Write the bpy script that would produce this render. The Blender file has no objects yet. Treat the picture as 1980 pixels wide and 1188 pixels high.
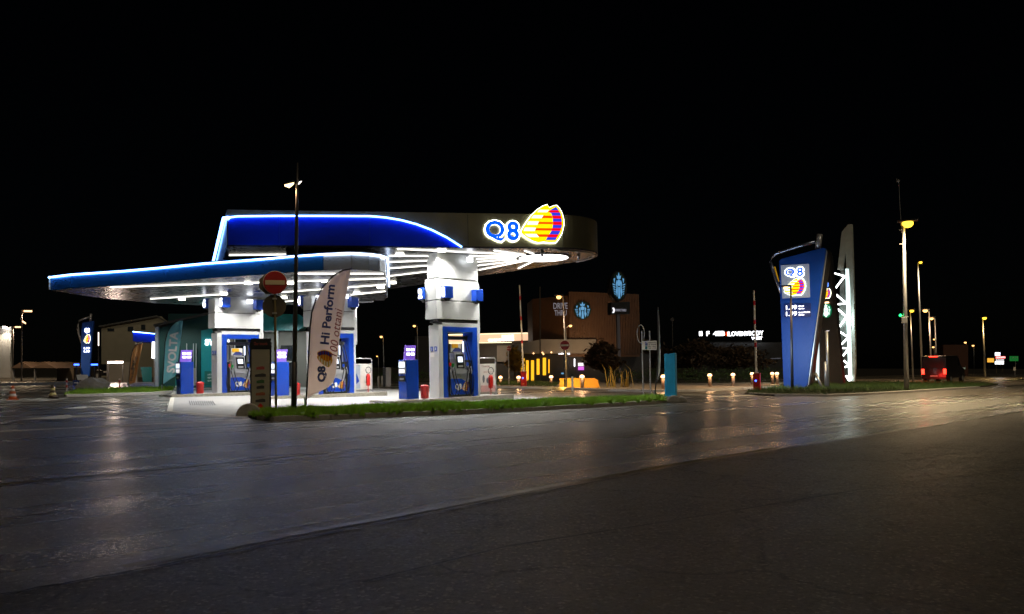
import bpy, math, random
from mathutils import Vector, Matrix
random.seed(7)
SC = bpy.context.scene
COL = SC.collection
sin, cos, pi, rad = math.sin, math.cos, math.pi, math.radians

# ------------------------------------------------------------------ camera
F, CX, CY, SHIFT = 1480.0, 990.0, 594.0, 64.0
EYE, PITCH, ROLL, SLOPE = 1.23, 0.0349, 0.020, 0.022
r0 = Vector((1, 0, 0)); f0 = Vector((0, cos(PITCH), sin(PITCH))); u0 = Vector((0, -sin(PITCH), cos(PITCH)))
RT = r0*cos(ROLL) - u0*sin(ROLL); UP = u0*cos(ROLL) + r0*sin(ROLL)
cd = bpy.data.cameras.new('camera'); cam = bpy.data.objects.new('camera', cd); COL.objects.link(cam)
cam.matrix_world = Matrix(((RT.x, UP.x, -f0.x, 0), (RT.y, UP.y, -f0.y, 0), (RT.z, UP.z, -f0.z, EYE), (0, 0, 0, 1)))
cd.sensor_width = 36; cd.lens = F*36/1980; cd.shift_y = SHIFT/1980; cd.clip_start = .05; cd.clip_end = 3000
SC.camera = cam

# ------------------------------------------------------------------ night sky, dim warm fill sun, exposure
w = bpy.data.worlds.new("World"); SC.world = w; w.use_nodes = True
nt = w.node_tree; nt.nodes.clear()
wo = nt.nodes.new('ShaderNodeOutputWorld'); bg = nt.nodes.new('ShaderNodeBackground'); sk = nt.nodes.new('ShaderNodeTexSky')
sk.sky_type = 'NISHITA'; sk.sun_disc = False; sk.sun_elevation = rad(48); sk.sun_rotation = rad(150)
bg.inputs['Strength'].default_value = 0.00012
nt.links.new(sk.outputs[0], bg.inputs[0]); nt.links.new(bg.outputs[0], wo.inputs[0])
sl = bpy.data.lights.new('fill_sun', 'SUN'); sl.energy = 0.27; sl.angle = rad(14); sl.color = (1, .84, .6)  # warm sun added to fill the foreground in place of unseen street light
so = bpy.data.objects.new('fill_sun', sl); COL.objects.link(so)
so.rotation_euler = (rad(48), 0, rad(25))
SC.view_settings.view_transform = 'Standard'; SC.view_settings.look = 'None'
SC.view_settings.exposure = 0.25; SC.view_settings.gamma = 1; SC.view_settings.use_curve_mapping = False
try:
    SC.cycles.use_denoising = True; SC.cycles.denoising_input_passes = 'RGB_ALBEDO_NORMAL'; SC.cycles.denoising_prefilter = 'FAST'; SC.cycles.max_bounces = 6; SC.cycles.sample_clamp_indirect = 6
    SC.cycles.use_light_tree = True
except Exception: pass

# ------------------------------------------------------------------ measuring helpers
CAM = Vector((0, 0, EYE))
def ray(px, py):
    return (f0 + RT*((px-CX)/F) + UP*((CY+SHIFT-py)/F))
def gz(x, y=0): return -SLOPE*x
def W(px, py, Y):
    d = ray(px, py); return CAM + d*(Y/d.y)
def G(px, py, lift=0.0):
    d = ray(px, py); t = (-EYE+lift)/(d.z + SLOPE*d.x); return CAM + d*t
def H(px, py, z):
    d = ray(px, py); return CAM + d*((z-EYE)/d.z)
def PL(px, py, p0, di):
    """where the sight line meets the upright plane through p0 along di"""
    d = ray(px, py); n = Vector((-di[1], di[0], 0)); t = (Vector((p0[0], p0[1], 0))-Vector((0, 0, 0))).dot(n)/Vector((d.x, d.y, 0)).dot(n)
    return CAM + d*t
def at(px, Y):
    p = W(px, 711, Y); return Vector((p.x, Y, gz(p.x)))

# ------------------------------------------------------------------ materials
MATS = {}
def mat(name, col=(.5, .5, .5), rough=.5, metal=0., emit=None, es=0., var=0., vscale=6., bump=0., bscale=40., coat=0., trans=0., alpha=1., wave=None, spec=.5):
    if name in MATS: return MATS[name]
    m = bpy.data.materials.new(name); m.use_nodes = True; n = m.node_tree.nodes; l = m.node_tree.links
    b = n['Principled BSDF']
    b.inputs['Base Color'].default_value = (*col, 1); b.inputs['Roughness'].default_value = rough; b.inputs['Metallic'].default_value = metal
    b.inputs['Specular IOR Level'].default_value = spec
    if coat: b.inputs['Coat Weight'].default_value = coat; b.inputs['Coat Roughness'].default_value = .08
    if trans: b.inputs['Transmission Weight'].default_value = trans
    if alpha < 1: b.inputs['Alpha'].default_value = alpha
    if emit: b.inputs['Emission Color'].default_value = (*emit, 1); b.inputs['Emission Strength'].default_value = es
    tc = n.new('ShaderNodeTexCoord')
    if var:
        nz = n.new('ShaderNodeTexNoise'); nz.inputs['Scale'].default_value = vscale; nz.inputs['Detail'].default_value = 6; nz.inputs['Roughness'].default_value = .65
        rp = n.new('ShaderNodeMapRange'); rp.inputs[1].default_value = .22; rp.inputs[2].default_value = .78; rp.inputs[3].default_value = 1-var; rp.inputs[4].default_value = 1+var
        mx = n.new('ShaderNodeVectorMath'); mx.operation = 'SCALE'; mx.inputs[0].default_value = col
        l.new(tc.outputs['Object'], nz.inputs['Vector']); l.new(nz.outputs[0], rp.inputs[0]); l.new(rp.outputs[0], mx.inputs['Scale']); l.new(mx.outputs[0], b.inputs['Base Color'])
        r2 = n.new('ShaderNodeMapRange'); r2.inputs[1].default_value = 0; r2.inputs[2].default_value = 1; r2.inputs[3].default_value = max(.03, rough-.07); r2.inputs[4].default_value = min(1, rough+.07)
        l.new(nz.outputs[0], r2.inputs[0]); l.new(r2.outputs[0], b.inputs['Roughness'])
    if bump or wave:
        bp = n.new('ShaderNodeBump'); bp.inputs['Distance'].default_value = .01
        if wave:
            wv = n.new('ShaderNodeTexWave'); wv.inputs['Scale'].default_value = wave; wv.bands_direction = 'DIAGONAL'; bp.inputs['Strength'].default_value = .25
            l.new(tc.outputs['Object'], wv.inputs['Vector']); l.new(wv.outputs['Fac'], bp.inputs['Height'])
        else:
            n2 = n.new('ShaderNodeTexNoise'); n2.inputs['Scale'].default_value = bscale; n2.inputs['Detail'].default_value = 5; bp.inputs['Strength'].default_value = bump
            l.new(tc.outputs['Object'], n2.inputs['Vector']); l.new(n2.outputs[0], bp.inputs['Height'])
        l.new(bp.outputs[0], b.inputs['Normal'])
    MATS[name] = m; return m

def cloth(name, col, tr=.45):
    m = mat(name, col, .8, var=.06, vscale=2); n = m.node_tree.nodes; l = m.node_tree.links
    t = n.new('ShaderNodeBsdfTranslucent'); t.inputs[0].default_value = (*col, 1); mx = n.new('ShaderNodeMixShader'); mx.inputs[0].default_value = tr
    o = [x for x in n if x.type == 'OUTPUT_MATERIAL'][0]; l.new(n['Principled BSDF'].outputs[0], mx.inputs[1]); l.new(t.outputs[0], mx.inputs[2]); l.new(mx.outputs[0], o.inputs[0]); return m
def asphalt(name='asphalt', ra=.22, rb=.34, ks=(.46, .26), ca=.008, cb=.24, spc=1.0, stn=.3):
    m = bpy.data.materials.new(name); m.use_nodes = True; n = m.node_tree.nodes; l = m.node_tree.links; b = n['Principled BSDF']
    tc = n.new('ShaderNodeTexCoord')
    def nz(s, d=4, r=.6):
        x = n.new('ShaderNodeTexNoise'); x.inputs['Scale'].default_value = s; x.inputs['Detail'].default_value = d; x.inputs['Roughness'].default_value = r
        l.new(tc.outputs['Object'], x.inputs['Vector']); return x
    big = nz(.35, 5); fine = nz(24, 9, .9)
    mp = n.new('ShaderNodeMapping'); mp.inputs['Scale'].default_value = (.02, .75, 1)
    m0 = n.new('ShaderNodeMapping'); m0.inputs['Rotation'].default_value = (0, 0, -pi/4); l.new(tc.outputs['Object'], m0.inputs[0]); l.new(m0.outputs[0], mp.inputs[0]); tr = n.new('ShaderNodeTexNoise'); tr.inputs['Scale'].default_value = 1.0; tr.inputs['Detail'].default_value = 4; l.new(mp.outputs[0], tr.inputs['Vector'])
    vo = n.new('ShaderNodeTexVoronoi'); vo.inputs['Scale'].default_value = 50; l.new(tc.outputs['Object'], vo.inputs['Vector'])
    cr = n.new('ShaderNodeTexVoronoi'); cr.feature = 'DISTANCE_TO_EDGE'; cr.inputs['Scale'].default_value = .35
    wp = n.new('ShaderNodeVectorMath'); wp.operation = 'ADD'; wn = nz(1.4, 5)
    l.new(tc.outputs['Object'], wp.inputs[0]); l.new(wn.outputs['Color'], wp.inputs[1]); l.new(wp.outputs[0], cr.inputs['Vector'])
    crm = n.new('ShaderNodeMapRange'); crm.inputs[1].default_value = 0; crm.inputs[2].default_value = .012; crm.inputs[3].default_value = .45; crm.inputs[4].default_value = 1; l.new(cr.outputs[0], crm.inputs[0])
    ramp = n.new('ShaderNodeMapRange'); ramp.inputs[1].default_value = .40; ramp.inputs[2].default_value = .62; ramp.inputs[3].default_value = ca; ramp.inputs[4].default_value = cb
    ad = n.new('ShaderNodeMath'); ad.operation = 'MULTIPLY_ADD'; ad.inputs[1].default_value = .45; l.new(fine.outputs[0], ad.inputs[0])
    a2 = n.new('ShaderNodeMath'); a2.operation = 'MULTIPLY'; a2.inputs[1].default_value = .3; l.new(tr.outputs[0], a2.inputs[0])
    a3 = n.new('ShaderNodeMath'); a3.operation = 'MULTIPLY_ADD'; a3.inputs[1].default_value = .25; l.new(big.outputs[0], a3.inputs[0]); l.new(a2.outputs[0], a3.inputs[2]); l.new(a3.outputs[0], ad.inputs[2])
    l.new(ad.outputs[0], ramp.inputs[0])
    # scattered pale stones, their brightness also painting glints into the colour
    st = n.new('ShaderNodeMath'); st.operation = 'GREATER_THAN'; st.inputs[1].default_value = .93
    sc_ = n.new('ShaderNodeSeparateColor'); l.new(vo.outputs['Color'], sc_.inputs[0]); l.new(sc_.outputs[0], st.inputs[0])
    s2 = n.new('ShaderNodeMath'); s2.operation = 'MULTIPLY_ADD'; s2.inputs[1].default_value = stn; l.new(st.outputs[0], s2.inputs[0])
    mm = n.new('ShaderNodeMath'); mm.operation = 'MULTIPLY'; l.new(ramp.outputs[0], mm.inputs[0]); l.new(crm.outputs[0], mm.inputs[1]); l.new(mm.outputs[0], s2.inputs[2])
    cc = n.new('ShaderNodeVectorMath'); cc.operation = 'SCALE'; cc.inputs[0].default_value = (1, .9, .74); l.new(s2.outputs[0], cc.inputs['Scale']); l.new(cc.outputs[0], b.inputs['Base Color'])
    rr = n.new('ShaderNodeMapRange'); rr.inputs[1].default_value = .35; rr.inputs[2].default_value = .65; rr.inputs[3].default_value = ra; rr.inputs[4].default_value = rb
    l.new(tr.outputs[0], rr.inputs[0]); l.new(rr.outputs[0], b.inputs['Roughness'])
    ge = n.new('ShaderNodeNewGeometry'); last = ge.outputs['Normal']
    for scl, k in ((40, ks[0]), (13, ks[1])):
        v_ = n.new('ShaderNodeTexVoronoi'); v_.inputs['Scale'].default_value = scl; l.new(tc.outputs['Object'], v_.inputs['Vector'])
        sb = n.new('ShaderNodeVectorMath'); sb.operation = 'SUBTRACT'; sb.inputs[1].default_value = (.5, .5, .5); l.new(v_.outputs['Color'], sb.inputs[0])
        sc2 = n.new('ShaderNodeVectorMath'); sc2.operation = 'MULTIPLY'; sc2.inputs[1].default_value = (k, k, 0); l.new(sb.outputs[0], sc2.inputs[0])
        av = n.new('ShaderNodeVectorMath'); av.operation = 'ADD'; l.new(last, av.inputs[0]); l.new(sc2.outputs[0], av.inputs[1]); last = av.outputs[0]
    nm = n.new('ShaderNodeVectorMath'); nm.operation = 'NORMALIZE'; l.new(last, nm.inputs[0])
    b2 = n.new('ShaderNodeBump'); b2.inputs['Strength'].default_value = 1; b2.inputs['Distance'].default_value = .018; n3 = nz(48, 6, .85); l.new(n3.outputs[0], b2.inputs['Height']); l.new(nm.outputs[0], b2.inputs['Normal'])
    l.new(b2.outputs[0], b.inputs['Normal']); b.inputs['Specular IOR Level'].default_value = spc
    return m
ASPH = asphalt()
ASPHN = asphalt('fresh_asphalt', .42, .55, (.75, .45), .006, .30, .7, .15)
SEAM = mat('tar_seam', (.012, .011, .01), .5, var=.4, vscale=10, bump=.5)
CONC = mat('pale_concrete', (.42, .42, .41), .6, var=.12, vscale=1.2, bump=.2, bscale=60)
KERB = mat('kerb_stone', (.3, .28, .23), .85, var=.35, vscale=9, bump=.6, bscale=30)
SOIL = mat('soil', (.03, .024, .015), .95, var=.4, vscale=3, bump=.8, bscale=20)
PAINT = mat('road_paint', (.8, .78, .7), .7, var=.4, vscale=14, bump=.3, bscale=60)
PAINTW = mat('worn_paint', (.22, .21, .18), .35, var=.6, vscale=25, bump=.3, bscale=60)
PAINTY = mat('worn_yellow_paint', (.17, .14, .06), .4, var=.5, vscale=25, bump=.3, bscale=60)
BLADE = mat('grass_blade', (.22, .42, .02), .6, var=.45, vscale=2.5)
BLADED = mat('grass_blade_dark', (.05, .10, .015), .6, var=.45, vscale=2.5)
LEAF = mat('leaf', (.045, .085, .02), .6, var=.5, vscale=3)
LEAFY = mat('dry_leaf', (.28, .2, .05), .6, var=.3, vscale=3)
BARK = mat('bark', (.09, .06, .04), .9, var=.3, bump=.6)
WHITE = mat('white_cladding', (.58, .59, .585), .38, metal=.1, var=.07, vscale=1.6)
GAP = mat('dark_gap', (.02, .02, .022), .6)
BLUE = mat('blue_paint', (.006, .055, .42), .3, coat=.4, var=.05)
BLUEF = mat('blue_fascia', (.004, .035, .62), .32, metal=.3, var=.05)
NAVY = mat('navy_paint', (.006, .03, .2), .35, coat=.4, var=.08)
STEEL = mat('brushed_steel', (.40, .37, .24), .33, metal=.9, var=.08, vscale=2)
SOFF = mat('soffit_metal', (.10, .10, .12), .28, metal=.6, var=.06, vscale=2, wave=2.5)
GALV = mat('galvanised', (.42, .43, .44), .4, metal=.7, var=.12, vscale=8)
DARKP = mat('dark_pole', (.03, .03, .03), .45, metal=.3, var=.2)
BLACK = mat('black_plastic', (.012, .012, .013), .4, var=.1)
RUB = mat('rubber_hose', (.01, .01, .01), .45)
RED = mat('red_paint', (.55, .015, .012), .35, var=.1)
SRED = mat('sign_red', (.20, .008, .008), .4, var=.08)
SWHT = mat('sign_white', (.75, .73, .68), .45, var=.05)
SBACK = mat('sign_back', (.10, .085, .06), .5, metal=.5, var=.25)
SILV = mat('silver_panel', (.55, .56, .58), .3, metal=.5, var=.06)
GLASS = mat('dark_glass', (.02, .025, .03), .08, metal=.0, coat=1)
PLAST = mat('beige_wall', (.2, .18, .13), .8, var=.12, vscale=.8, bump=.3)
GREYW = mat('grey_wall', (.2, .19, .175), .8, var=.15, vscale=.6, bump=.2)
DARKW = mat('dark_wall', (.045, .045, .045), .8, var=.2, vscale=.6)
BRICK = mat('brown_cladding', (.12, .055, .022), .6, var=.2, vscale=1.5)
TEAL = mat('teal_panel', (.01, .22, .24), .4, var=.08)
DTEAL = mat('dark_teal_panel', (.006, .05, .045), .5, var=.1)
CLOTH = cloth('banner_cloth', (.88, .76, .68), .78)
TCLOTH = cloth('teal_cloth', (.24, .6, .66), .4)
OCLOTH = mat('orange_cloth', (.5, .22, .07), .8, var=.15, vscale=3)
CYAN = mat('cyan_cloth', (.01, .33, .62), .6, var=.12, vscale=2.5)
INKB = mat('ink_blue', (.035, .05, .2), .7)
INKR = mat('ink_red', (.35, .07, .06), .7)
INKW = mat('ink_white', (.8, .8, .8), .6)
INKD = mat('ink_dark', (.05, .045, .04), .7)
YEL = mat('yellow_print', (.8, .42, .01), .5)
ORG = mat('orange_print', (.65, .07, .01), .5)
ROCK = mat('rock', (.3, .28, .26), .85, var=.35, vscale=3, bump=.8, bscale=8)
def em(name, c, s, base=None): return mat(name, base or tuple(min(.8, x*.6) for x in c), .4, emit=c, es=s)
LEDW = em('white_led', (.93, .96, 1), 5.0)
LEDS = em('soffit_led', (1, .97, .86), 2.4)
LEDB = em('blue_white_led', (.26, .55, 1), 9)
LEDC = em('deep_blue_led', (.13, .33, 1), 11)
DISCM = em('disc_light', (1, .98, .95), 5)
LWARM = em('warm_lamp', (1, .5, .15), 2.8)
LYEL = em('sodium_lamp', (1, .58, .04), 2.8)
LORG = em('orange_lamp', (1, .55, .25), 3)
LBOL = em('bollard_lamp', (1, .55, .28), 3)
E_BLUE = em('lit_blue', (.0, .11, 1), .95, (.01, .05, .5))
E_YEL = em('lit_yellow', (1, .78, .0), 1.0)
E_ORG = em('lit_orange', (.9, .06, .0), .9)
E_RED = em('lit_red', (1, .0, .01), .85)
E_WHT = em('lit_white', (.95, .93, 1), .95)
E_HALO = em('halo_white', (.95, 1, .85), 5)
E_DBLU = em('lit_dark_blue', (.03, .06, .9), .7)
E_TXT = em('lit_letter', (.95, .97, 1), 3.2)
E_DIM = em('dim_letter', (.35, .35, .42), .35)
E_SCR = em('screen', (.75, .85, 1), 1.2)
E_SBX = em('cream_lightbox', (1, .62, .38), .85)
E_SBE = em('cream_edge', (1, .9, .55), 1.6)
E_GRN = em('green_lamp', (.02, 1, .2), 3)
E_CYN = em('emblem_blue', (.12, .35, .62), .7)
E_CGR = em('emblem_green', (.0, .22, .09), .6)
E_TAIL = em('tail_lamp', (1, .02, .01), 9)
E_YW = em('amber_window', (1, .48, .02), 1.1)
E_PANEL = em('backlit_panel', (.16, .2, .3), .45, (.3, .32, .36))
E_BLU2 = em('small_blue_lamp', (.03, .1, 1), 6)
E_PUR = em('purple_screen', (.6, .12, .7), .9)

# ------------------------------------------------------------------ mesh builder
class MB:
    def __init__(s): s.v = []; s.f = []
    def box(s, x0, x1, y0, y1, z0, z1):
        o = len(s.v); s.v += [(x0, y0, z0), (x1, y0, z0), (x1, y1, z0), (x0, y1, z0), (x0, y0, z1), (x1, y0, z1), (x1, y1, z1), (x0, y1, z1)]
        s.f += [tuple(o+i for i in q) for q in ((0, 3, 2, 1), (4, 5, 6, 7), (0, 1, 5, 4), (1, 2, 6, 5), (2, 3, 7, 6), (3, 0, 4, 7))]; return s
    def prism(s, poly, y0, y1):                      # poly of (x,z), extruded in y
        o = len(s.v); n = len(poly); s.v += [(x, y0, z) for x, z in poly] + [(x, y1, z) for x, z in poly]
        s.f += [tuple(o+i for i in range(n)), tuple(o+n+i for i in reversed(range(n)))]
        s.f += [(o+i, o+n+i, o+n+(i+1) % n, o+(i+1) % n) for i in range(n)]; return s
    def prismz(s, poly, z0, z1):                     # poly of (x,y); z0/z1 number or function
        a = z0 if callable(z0) else (lambda x, y: z0); b = z1 if callable(z1) else (lambda x, y: z1)
        o = len(s.v); n = len(poly); s.v += [(p[0], p[1], a(p[0], p[1])) for p in poly] + [(p[0], p[1], b(p[0], p[1])) for p in poly]
        s.f += [tuple(o+i for i in reversed(range(n))), tuple(o+n+i for i in range(n))]
        s.f += [(o+i, o+(i+1) % n, o+n+(i+1) % n, o+n+i) for i in range(n)]; return s
    def tube(s, pts, r, n=8):
        pts = [Vector(p) for p in pts]; rs = r if isinstance(r, (list, tuple)) else [r]*len(pts); o = len(s.v)
        for i, p in enumerate(pts):
            t = (pts[min(i+1, len(pts)-1)]-pts[max(i-1, 0)]).normalized()
            a = Vector((0, 0, 1)) if abs(t.z) < .9 else Vector((1, 0, 0)); x = t.cross(a).normalized(); y = t.cross(x)
            for k in range(n):
                q = p + (x*cos(2*pi*k/n) + y*sin(2*pi*k/n))*rs[i]; s.v.append(tuple(q))
        for i in range(len(pts)-1):
            for k in range(n):
                a, b = o+i*n+k, o+i*n+(k+1) % n; s.f.append((a, b, b+n, a+n))
        s.f.append(tuple(o+k for k in reversed(range(n)))); s.f.append(tuple(o+(len(pts)-1)*n+k for k in range(n))); return s
    def lathe(s, prof, n=14, c=(0, 0)):
        o = len(s.v)
        for r, z in prof:
            for k in range(n): s.v.append((c[0]+r*cos(2*pi*k/n), c[1]+r*sin(2*pi*k/n), z))
        for i in range(len(prof)-1):
            for k in range(n):
                a, b = o+i*n+k, o+i*n+(k+1) % n; s.f.append((a, b, b+n, a+n))
        s.f.append(tuple(o+k for k in reversed(range(n)))); s.f.append(tuple(o+(len(prof)-1)*n+k for k in range(n))); return s
    def face(s, pts):
        o = len(s.v); s.v += [tuple(p) for p in pts]; s.f.append(tuple(range(o, o+len(pts)))); return s
    def circ(s, cx, cz, r, y0, y1, n=28, rz=None):
        return s.prism([(cx+r*cos(2*pi*k/n), cz+(rz or r)*sin(2*pi*k/n)) for k in range(n)], y0, y1)
    def build(s, name, m, parent=None, world=False, smooth=False, bevel=0, kind=None):
        me = bpy.data.meshes.new(name)
        v = s.v
        if world and parent is not None:
            L = parent.location; v = [(a-L.x, b-L.y, c-L.z) for a, b, c in v]
        me.from_pydata(v, [], s.f); me.materials.append(m)
        if smooth:
            for p in me.polygons: p.use_smooth = len(p.vertices) < 6
        me.update()
        o = bpy.data.objects.new(name, me); COL.objects.link(o)
        if parent is not None: o.parent = parent
        if bevel:
            b = o.modifiers.new('bevel', 'BEVEL'); b.width = bevel; b.segments = 2; b.limit_method = 'ANGLE'
        if kind: o['kind'] = kind
        return o
def tag(o, label, cat, group=None):
    o['label'] = label; o['category'] = cat
    if group: o['group'] = group
    return o
def empty(name, loc, rz=0):
    o = bpy.data.objects.new(name, None); COL.objects.link(o); o.location = loc; o.rotation_euler = (0, 0, rz); o.empty_display_size = .3; return o
class Thing:
    """root Empty at the thing's foot; P(px,py) gives local (x,z) on its front plane"""
    def __init__(s, name, label, cat, px, py=None, Y=None, rz='cam', turn=0, group=None, lift=0):
        s.loc = G(px, py) if Y is None else at(px, Y)
        s.Y = s.loc.y; s.px0 = px; s.loc.z += lift
        a = -math.atan2(s.loc.x, s.loc.y)
        s.rz = (a+turn) if rz == 'cam' else rz
        s.o = empty(name, s.loc, s.rz); tag(s.o, label, cat, group)
        s.di = (cos(s.rz), sin(s.rz))
    def P(s, px, py):
        q = PL(px, py, (s.loc.x, s.loc.y), s.di) - s.loc
        return (q.x*s.di[0]+q.y*s.di[1], q.z)
    def poly(s, pts): return [s.P(*p) for p in pts]
def copy_tree(o, parent=None):
    c = o.copy(); COL.objects.link(c); c.parent = parent
    for ch in [x for x in o.children]: copy_tree(ch, c)
    return c
def text_geo(t, w, h=None, ext=.01, bold=.0, shear=0):
    cu = bpy.data.curves.new('t', 'FONT'); cu.body = t; cu.size = 1; cu.extrude = 0; cu.offset = bold; cu.shear = shear; cu.resolution_u = 3
    ob = bpy.data.objects.new('t', cu); COL.objects.link(ob)
    dg = bpy.context.evaluated_depsgraph_get(); me = ob.evaluated_get(dg).to_mesh()
    V = [tuple(v.co) for v in me.vertices]; Fc = [tuple(p.vertices) for p in me.polygons]
    ob.evaluated_get(dg).to_mesh_clear(); bpy.data.objects.remove(ob); bpy.data.curves.remove(cu)
    x0 = min(v[0] for v in V); x1 = max(v[0] for v in V); y0 = min(v[1] for v in V); y1 = max(v[1] for v in V)
    sx = w/(x1-x0); sy = (h/(y1-y0)) if h else sx
    V = [((v[0]-x0)*sx, (v[1]-y0)*sy) for v in V]
    # give the letters a thickness: front, back and sides
    from collections import Counter
    ec = Counter()
    for f in Fc:
        for i in range(len(f)): ec[(f[i], f[(i+1) % len(f)])] += 1
    side = [e for e in ec if (e[1], e[0]) not in ec]
    return V, Fc, side
def letters(name, t, w, h, m, parent, x, z, y=-.01, ext=.01, bold=.0, shear=0, rot=0, axis='y'):
    """front faces local -y (axis y) or -x (axis x); rot turns the text in its plane"""
    V, Fc, side = text_geo(t, w, h, bold=bold, shear=shear)
    c, s_ = cos(rot), sin(rot)
    pts = [(x+a*c-b*s_, z+a*s_+b*c) for a, b in V]
    mb = MB(); n = len(pts)
    if axis == 'y': mb.v = [(a, y-ext, b) for a, b in pts]+[(a, y, b) for a, b in pts]
    elif axis == 'x': mb.v = [(y-ext, -a, b) for a, b in pts]+[(y, -a, b) for a, b in pts]
    else: mb.v = [(y+ext, a, b) for a, b in pts]+[(y, a, b) for a, b in pts]
    mb.f = list(Fc)+[tuple(i+n for i in reversed(f)) for f in Fc]+[(b, a, a+n, b+n) for a, b in side]
    return mb.build(name, m, parent)

# sail emblem, traced in a 0..1 box
SO = [(160,700),(200,620),(270,510),(370,370),(480,270),(580,205),(665,175),(702,232),(770,200),(840,185),(890,240),(940,340),(965,450),(965,560),(930,700),(870,810),(810,885),(700,890),(580,880),(480,895),(380,865),(280,810),(200,750)]
SWH = [[(470,322),(510,275),(695,275),(655,322)],[(355,437),(400,380),(585,380),(550,437)],[(268,562),(302,497),(497,497),(468,562)],[(205,682),(235,615),(440,615),(415,682)],[(225,735),(450,735),(495,795),(300,795)]]
SOR = [[(552,432),(585,388),(742,388),(752,432)],[(475,545),(500,507),(757,507),(755,545)],[(422,668),(445,625),(752,625),(733,668)],[(455,742),(690,742),(655,788),(498,788)]]
LB = [(218,822),(275,722),(318,660),(330,735),(450,762),(540,760),(600,755),(670,732),(740,690),(795,650),(848,620)]
RB = [(218,826),(280,870),(340,905),(440,925),(560,930),(660,905),(750,860),(800,828),(848,800)]
def itp(T, y):
    for (a, b), (c, d) in zip(T, T[1:]):
        if a <= y <= c: return b+(d-b)*(y-a)/(c-a)
    return T[-1][1] if y > T[-1][0] else T[0][1]
def band(y0, y1):
    ys = [y0+(y1-y0)*i/3 for i in range(4)]
    return [(itp(LB, y), y) for y in ys]+[(itp(RB, y), y) for y in reversed(ys)]
def sail(parent, x, z, wd, ht, lit=True, y=0., t=.02, big=False, halo=None, name='emblem'):
    def c(p, g=0): return (x+(p[0]-160)/805*wd, z+(895-p[1])/720*ht)
    M = (E_YEL, E_WHT, E_ORG, E_RED, E_DBLU) if lit else (YEL, INKW, ORG, SRED, BLUE)
    if halo:
        cxm, czm = x+wd*.5, z+ht*.5
        MB().prism([(cxm+(a-cxm)*1.035, czm+(b-czm)*1.035) for a, b in map(c, SO)], y-.02, y+.0).build('emblem_halo', halo, parent)
    MB().prism([c(p) for p in SO], y-t-.02, y-.021).build('emblem_board', M[0], parent)
    def grp(nm, L, m, k):
        if big:
            for q in L: MB().prism([c(p) for p in q], y-t-.02-k, y-t-.018).build(nm, m, parent)
        else:
            b = MB()
            for q in L: b.prism([c(p) for p in q], y-t-.02-k, y-t-.018)
            b.build(nm, m, parent)
    grp('white_stripe', SWH, M[1], .006); grp('orange_stripe', SOR, M[2], .009)
    grp('blue_stripe', [band(a, b) for a, b in ((218,282),(325,385),(440,500),(560,620),(672,742),(795,848))], M[4], .012)
    grp('red_stripe', [band(a, b) for a, b in ((282,325),(385,440),(500,560),(620,672),(742,795))], M[3], .012)
def spot(name, loc, power, parent, colr=(1, .97, .9), size=150, blend=.6, rsz=.12, rot=(0, 0, 0)):
    l = bpy.data.lights.new(name, 'SPOT'); l.energy = power; l.spot_size = rad(size); l.spot_blend = blend; l.shadow_soft_size = rsz; l.color = colr
    o = bpy.data.objects.new(name, l); COL.objects.link(o); o.parent = parent; o.location = loc; o.rotation_euler = rot; return o
def point(name, loc, power, parent, colr, rsz=.1):
    l = bpy.data.lights.new(name, 'POINT'); l.energy = power; l.shadow_soft_size = rsz; l.color = colr
    o = bpy.data.objects.new(name, l); COL.objects.link(o); o.parent = parent; o.location = loc; return o

# ================================================================== GROUND
U = Vector((.7071, .7071, 0)); V_ = Vector((-.7071, .7071, 0)); R45 = pi/4
def sheet(name, pts, m, lift, kind='structure', thick=0):
    b = MB()
    if thick: b.prismz(pts, lambda x, y: gz(x)+lift-thick, lambda x, y: gz(x)+lift)
    else: b.face([(p[0], p[1], gz(p[0])+lift) for p in pts])
    return b.build(name, m, kind=kind)
nx, ny = 40, 40
b = MB(); S = 900
b.face([(-S, -60, gz(-S)-.02), (S, -60, gz(S)-.02), (S, S, gz(S)-.02), (-S, S, gz(-S)-.02)]); b.build('ground', SOIL, kind='structure')
def gp(L): return [G(*p) for p in L]
# the through road and the service lanes beyond the planted strip
far = [at(-500, 58), at(300, 60), at(900, 62), at(1180, 62), at(1440, 70), at(1800, 150), at(2100, 170), at(2350, 170)]
sheet('road', [Vector((-70, -30, 0)), Vector((60, -30, 0)), at(2350, 60), at(2350, 170)] + list(reversed(far[:-1])) + [Vector((-70, 20, 0))], ASPH, 0)
fc = gp([(328,795),(345,801),(420,807),(470,808.5),(520,797),(640,789),(900,778),(1082,770),(960,765.5),(800,757),(745,752),(600,749),(336,757)])
sheet('forecourt', fc, CONC, .004)
def line(name, a, c, wd, m, lift=.004, pts=None):
    p, q = G(*a), G(*c); d = (q-p); d.z = 0; d.normalize(); n = Vector((-d.y, d.x, 0))*wd/2
    return sheet(name, [p-n, q-n, q+n, p+n], m, lift)
line('forecourt_edge_line', (328,796), (336,757), .14, PAINT, .008)
line('forecourt_edge_line', (328,796), (478,809), .1, PAINT, .008)
line('lane_line', (-60,838), (484,811), .22, PAINT)
line('lane_line', (960,764.5), (1108,769), .15, PAINT)
line('lane_line', (1320,763), (1385,766), .3, PAINT)
line('lane_line', (1375,768.5), (1475,763.5), .6, PAINT)
line('edge_line', (-80,946), (640,874), .12, PAINTY)
cl = [(-60,1150),(240,1098),(560,1036),(760,1000),(940,965),(1120,932),(1300,900),(1500,867),(1700,838),(1860,812),(1980,794)]
for i, (p, q) in enumerate(zip(cl, cl[1:])):
    line('centre_line', p, q, .09, PAINTW if 1 < i < 5 else PAINTY, .008) if 0 < i < 7 else None
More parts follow.
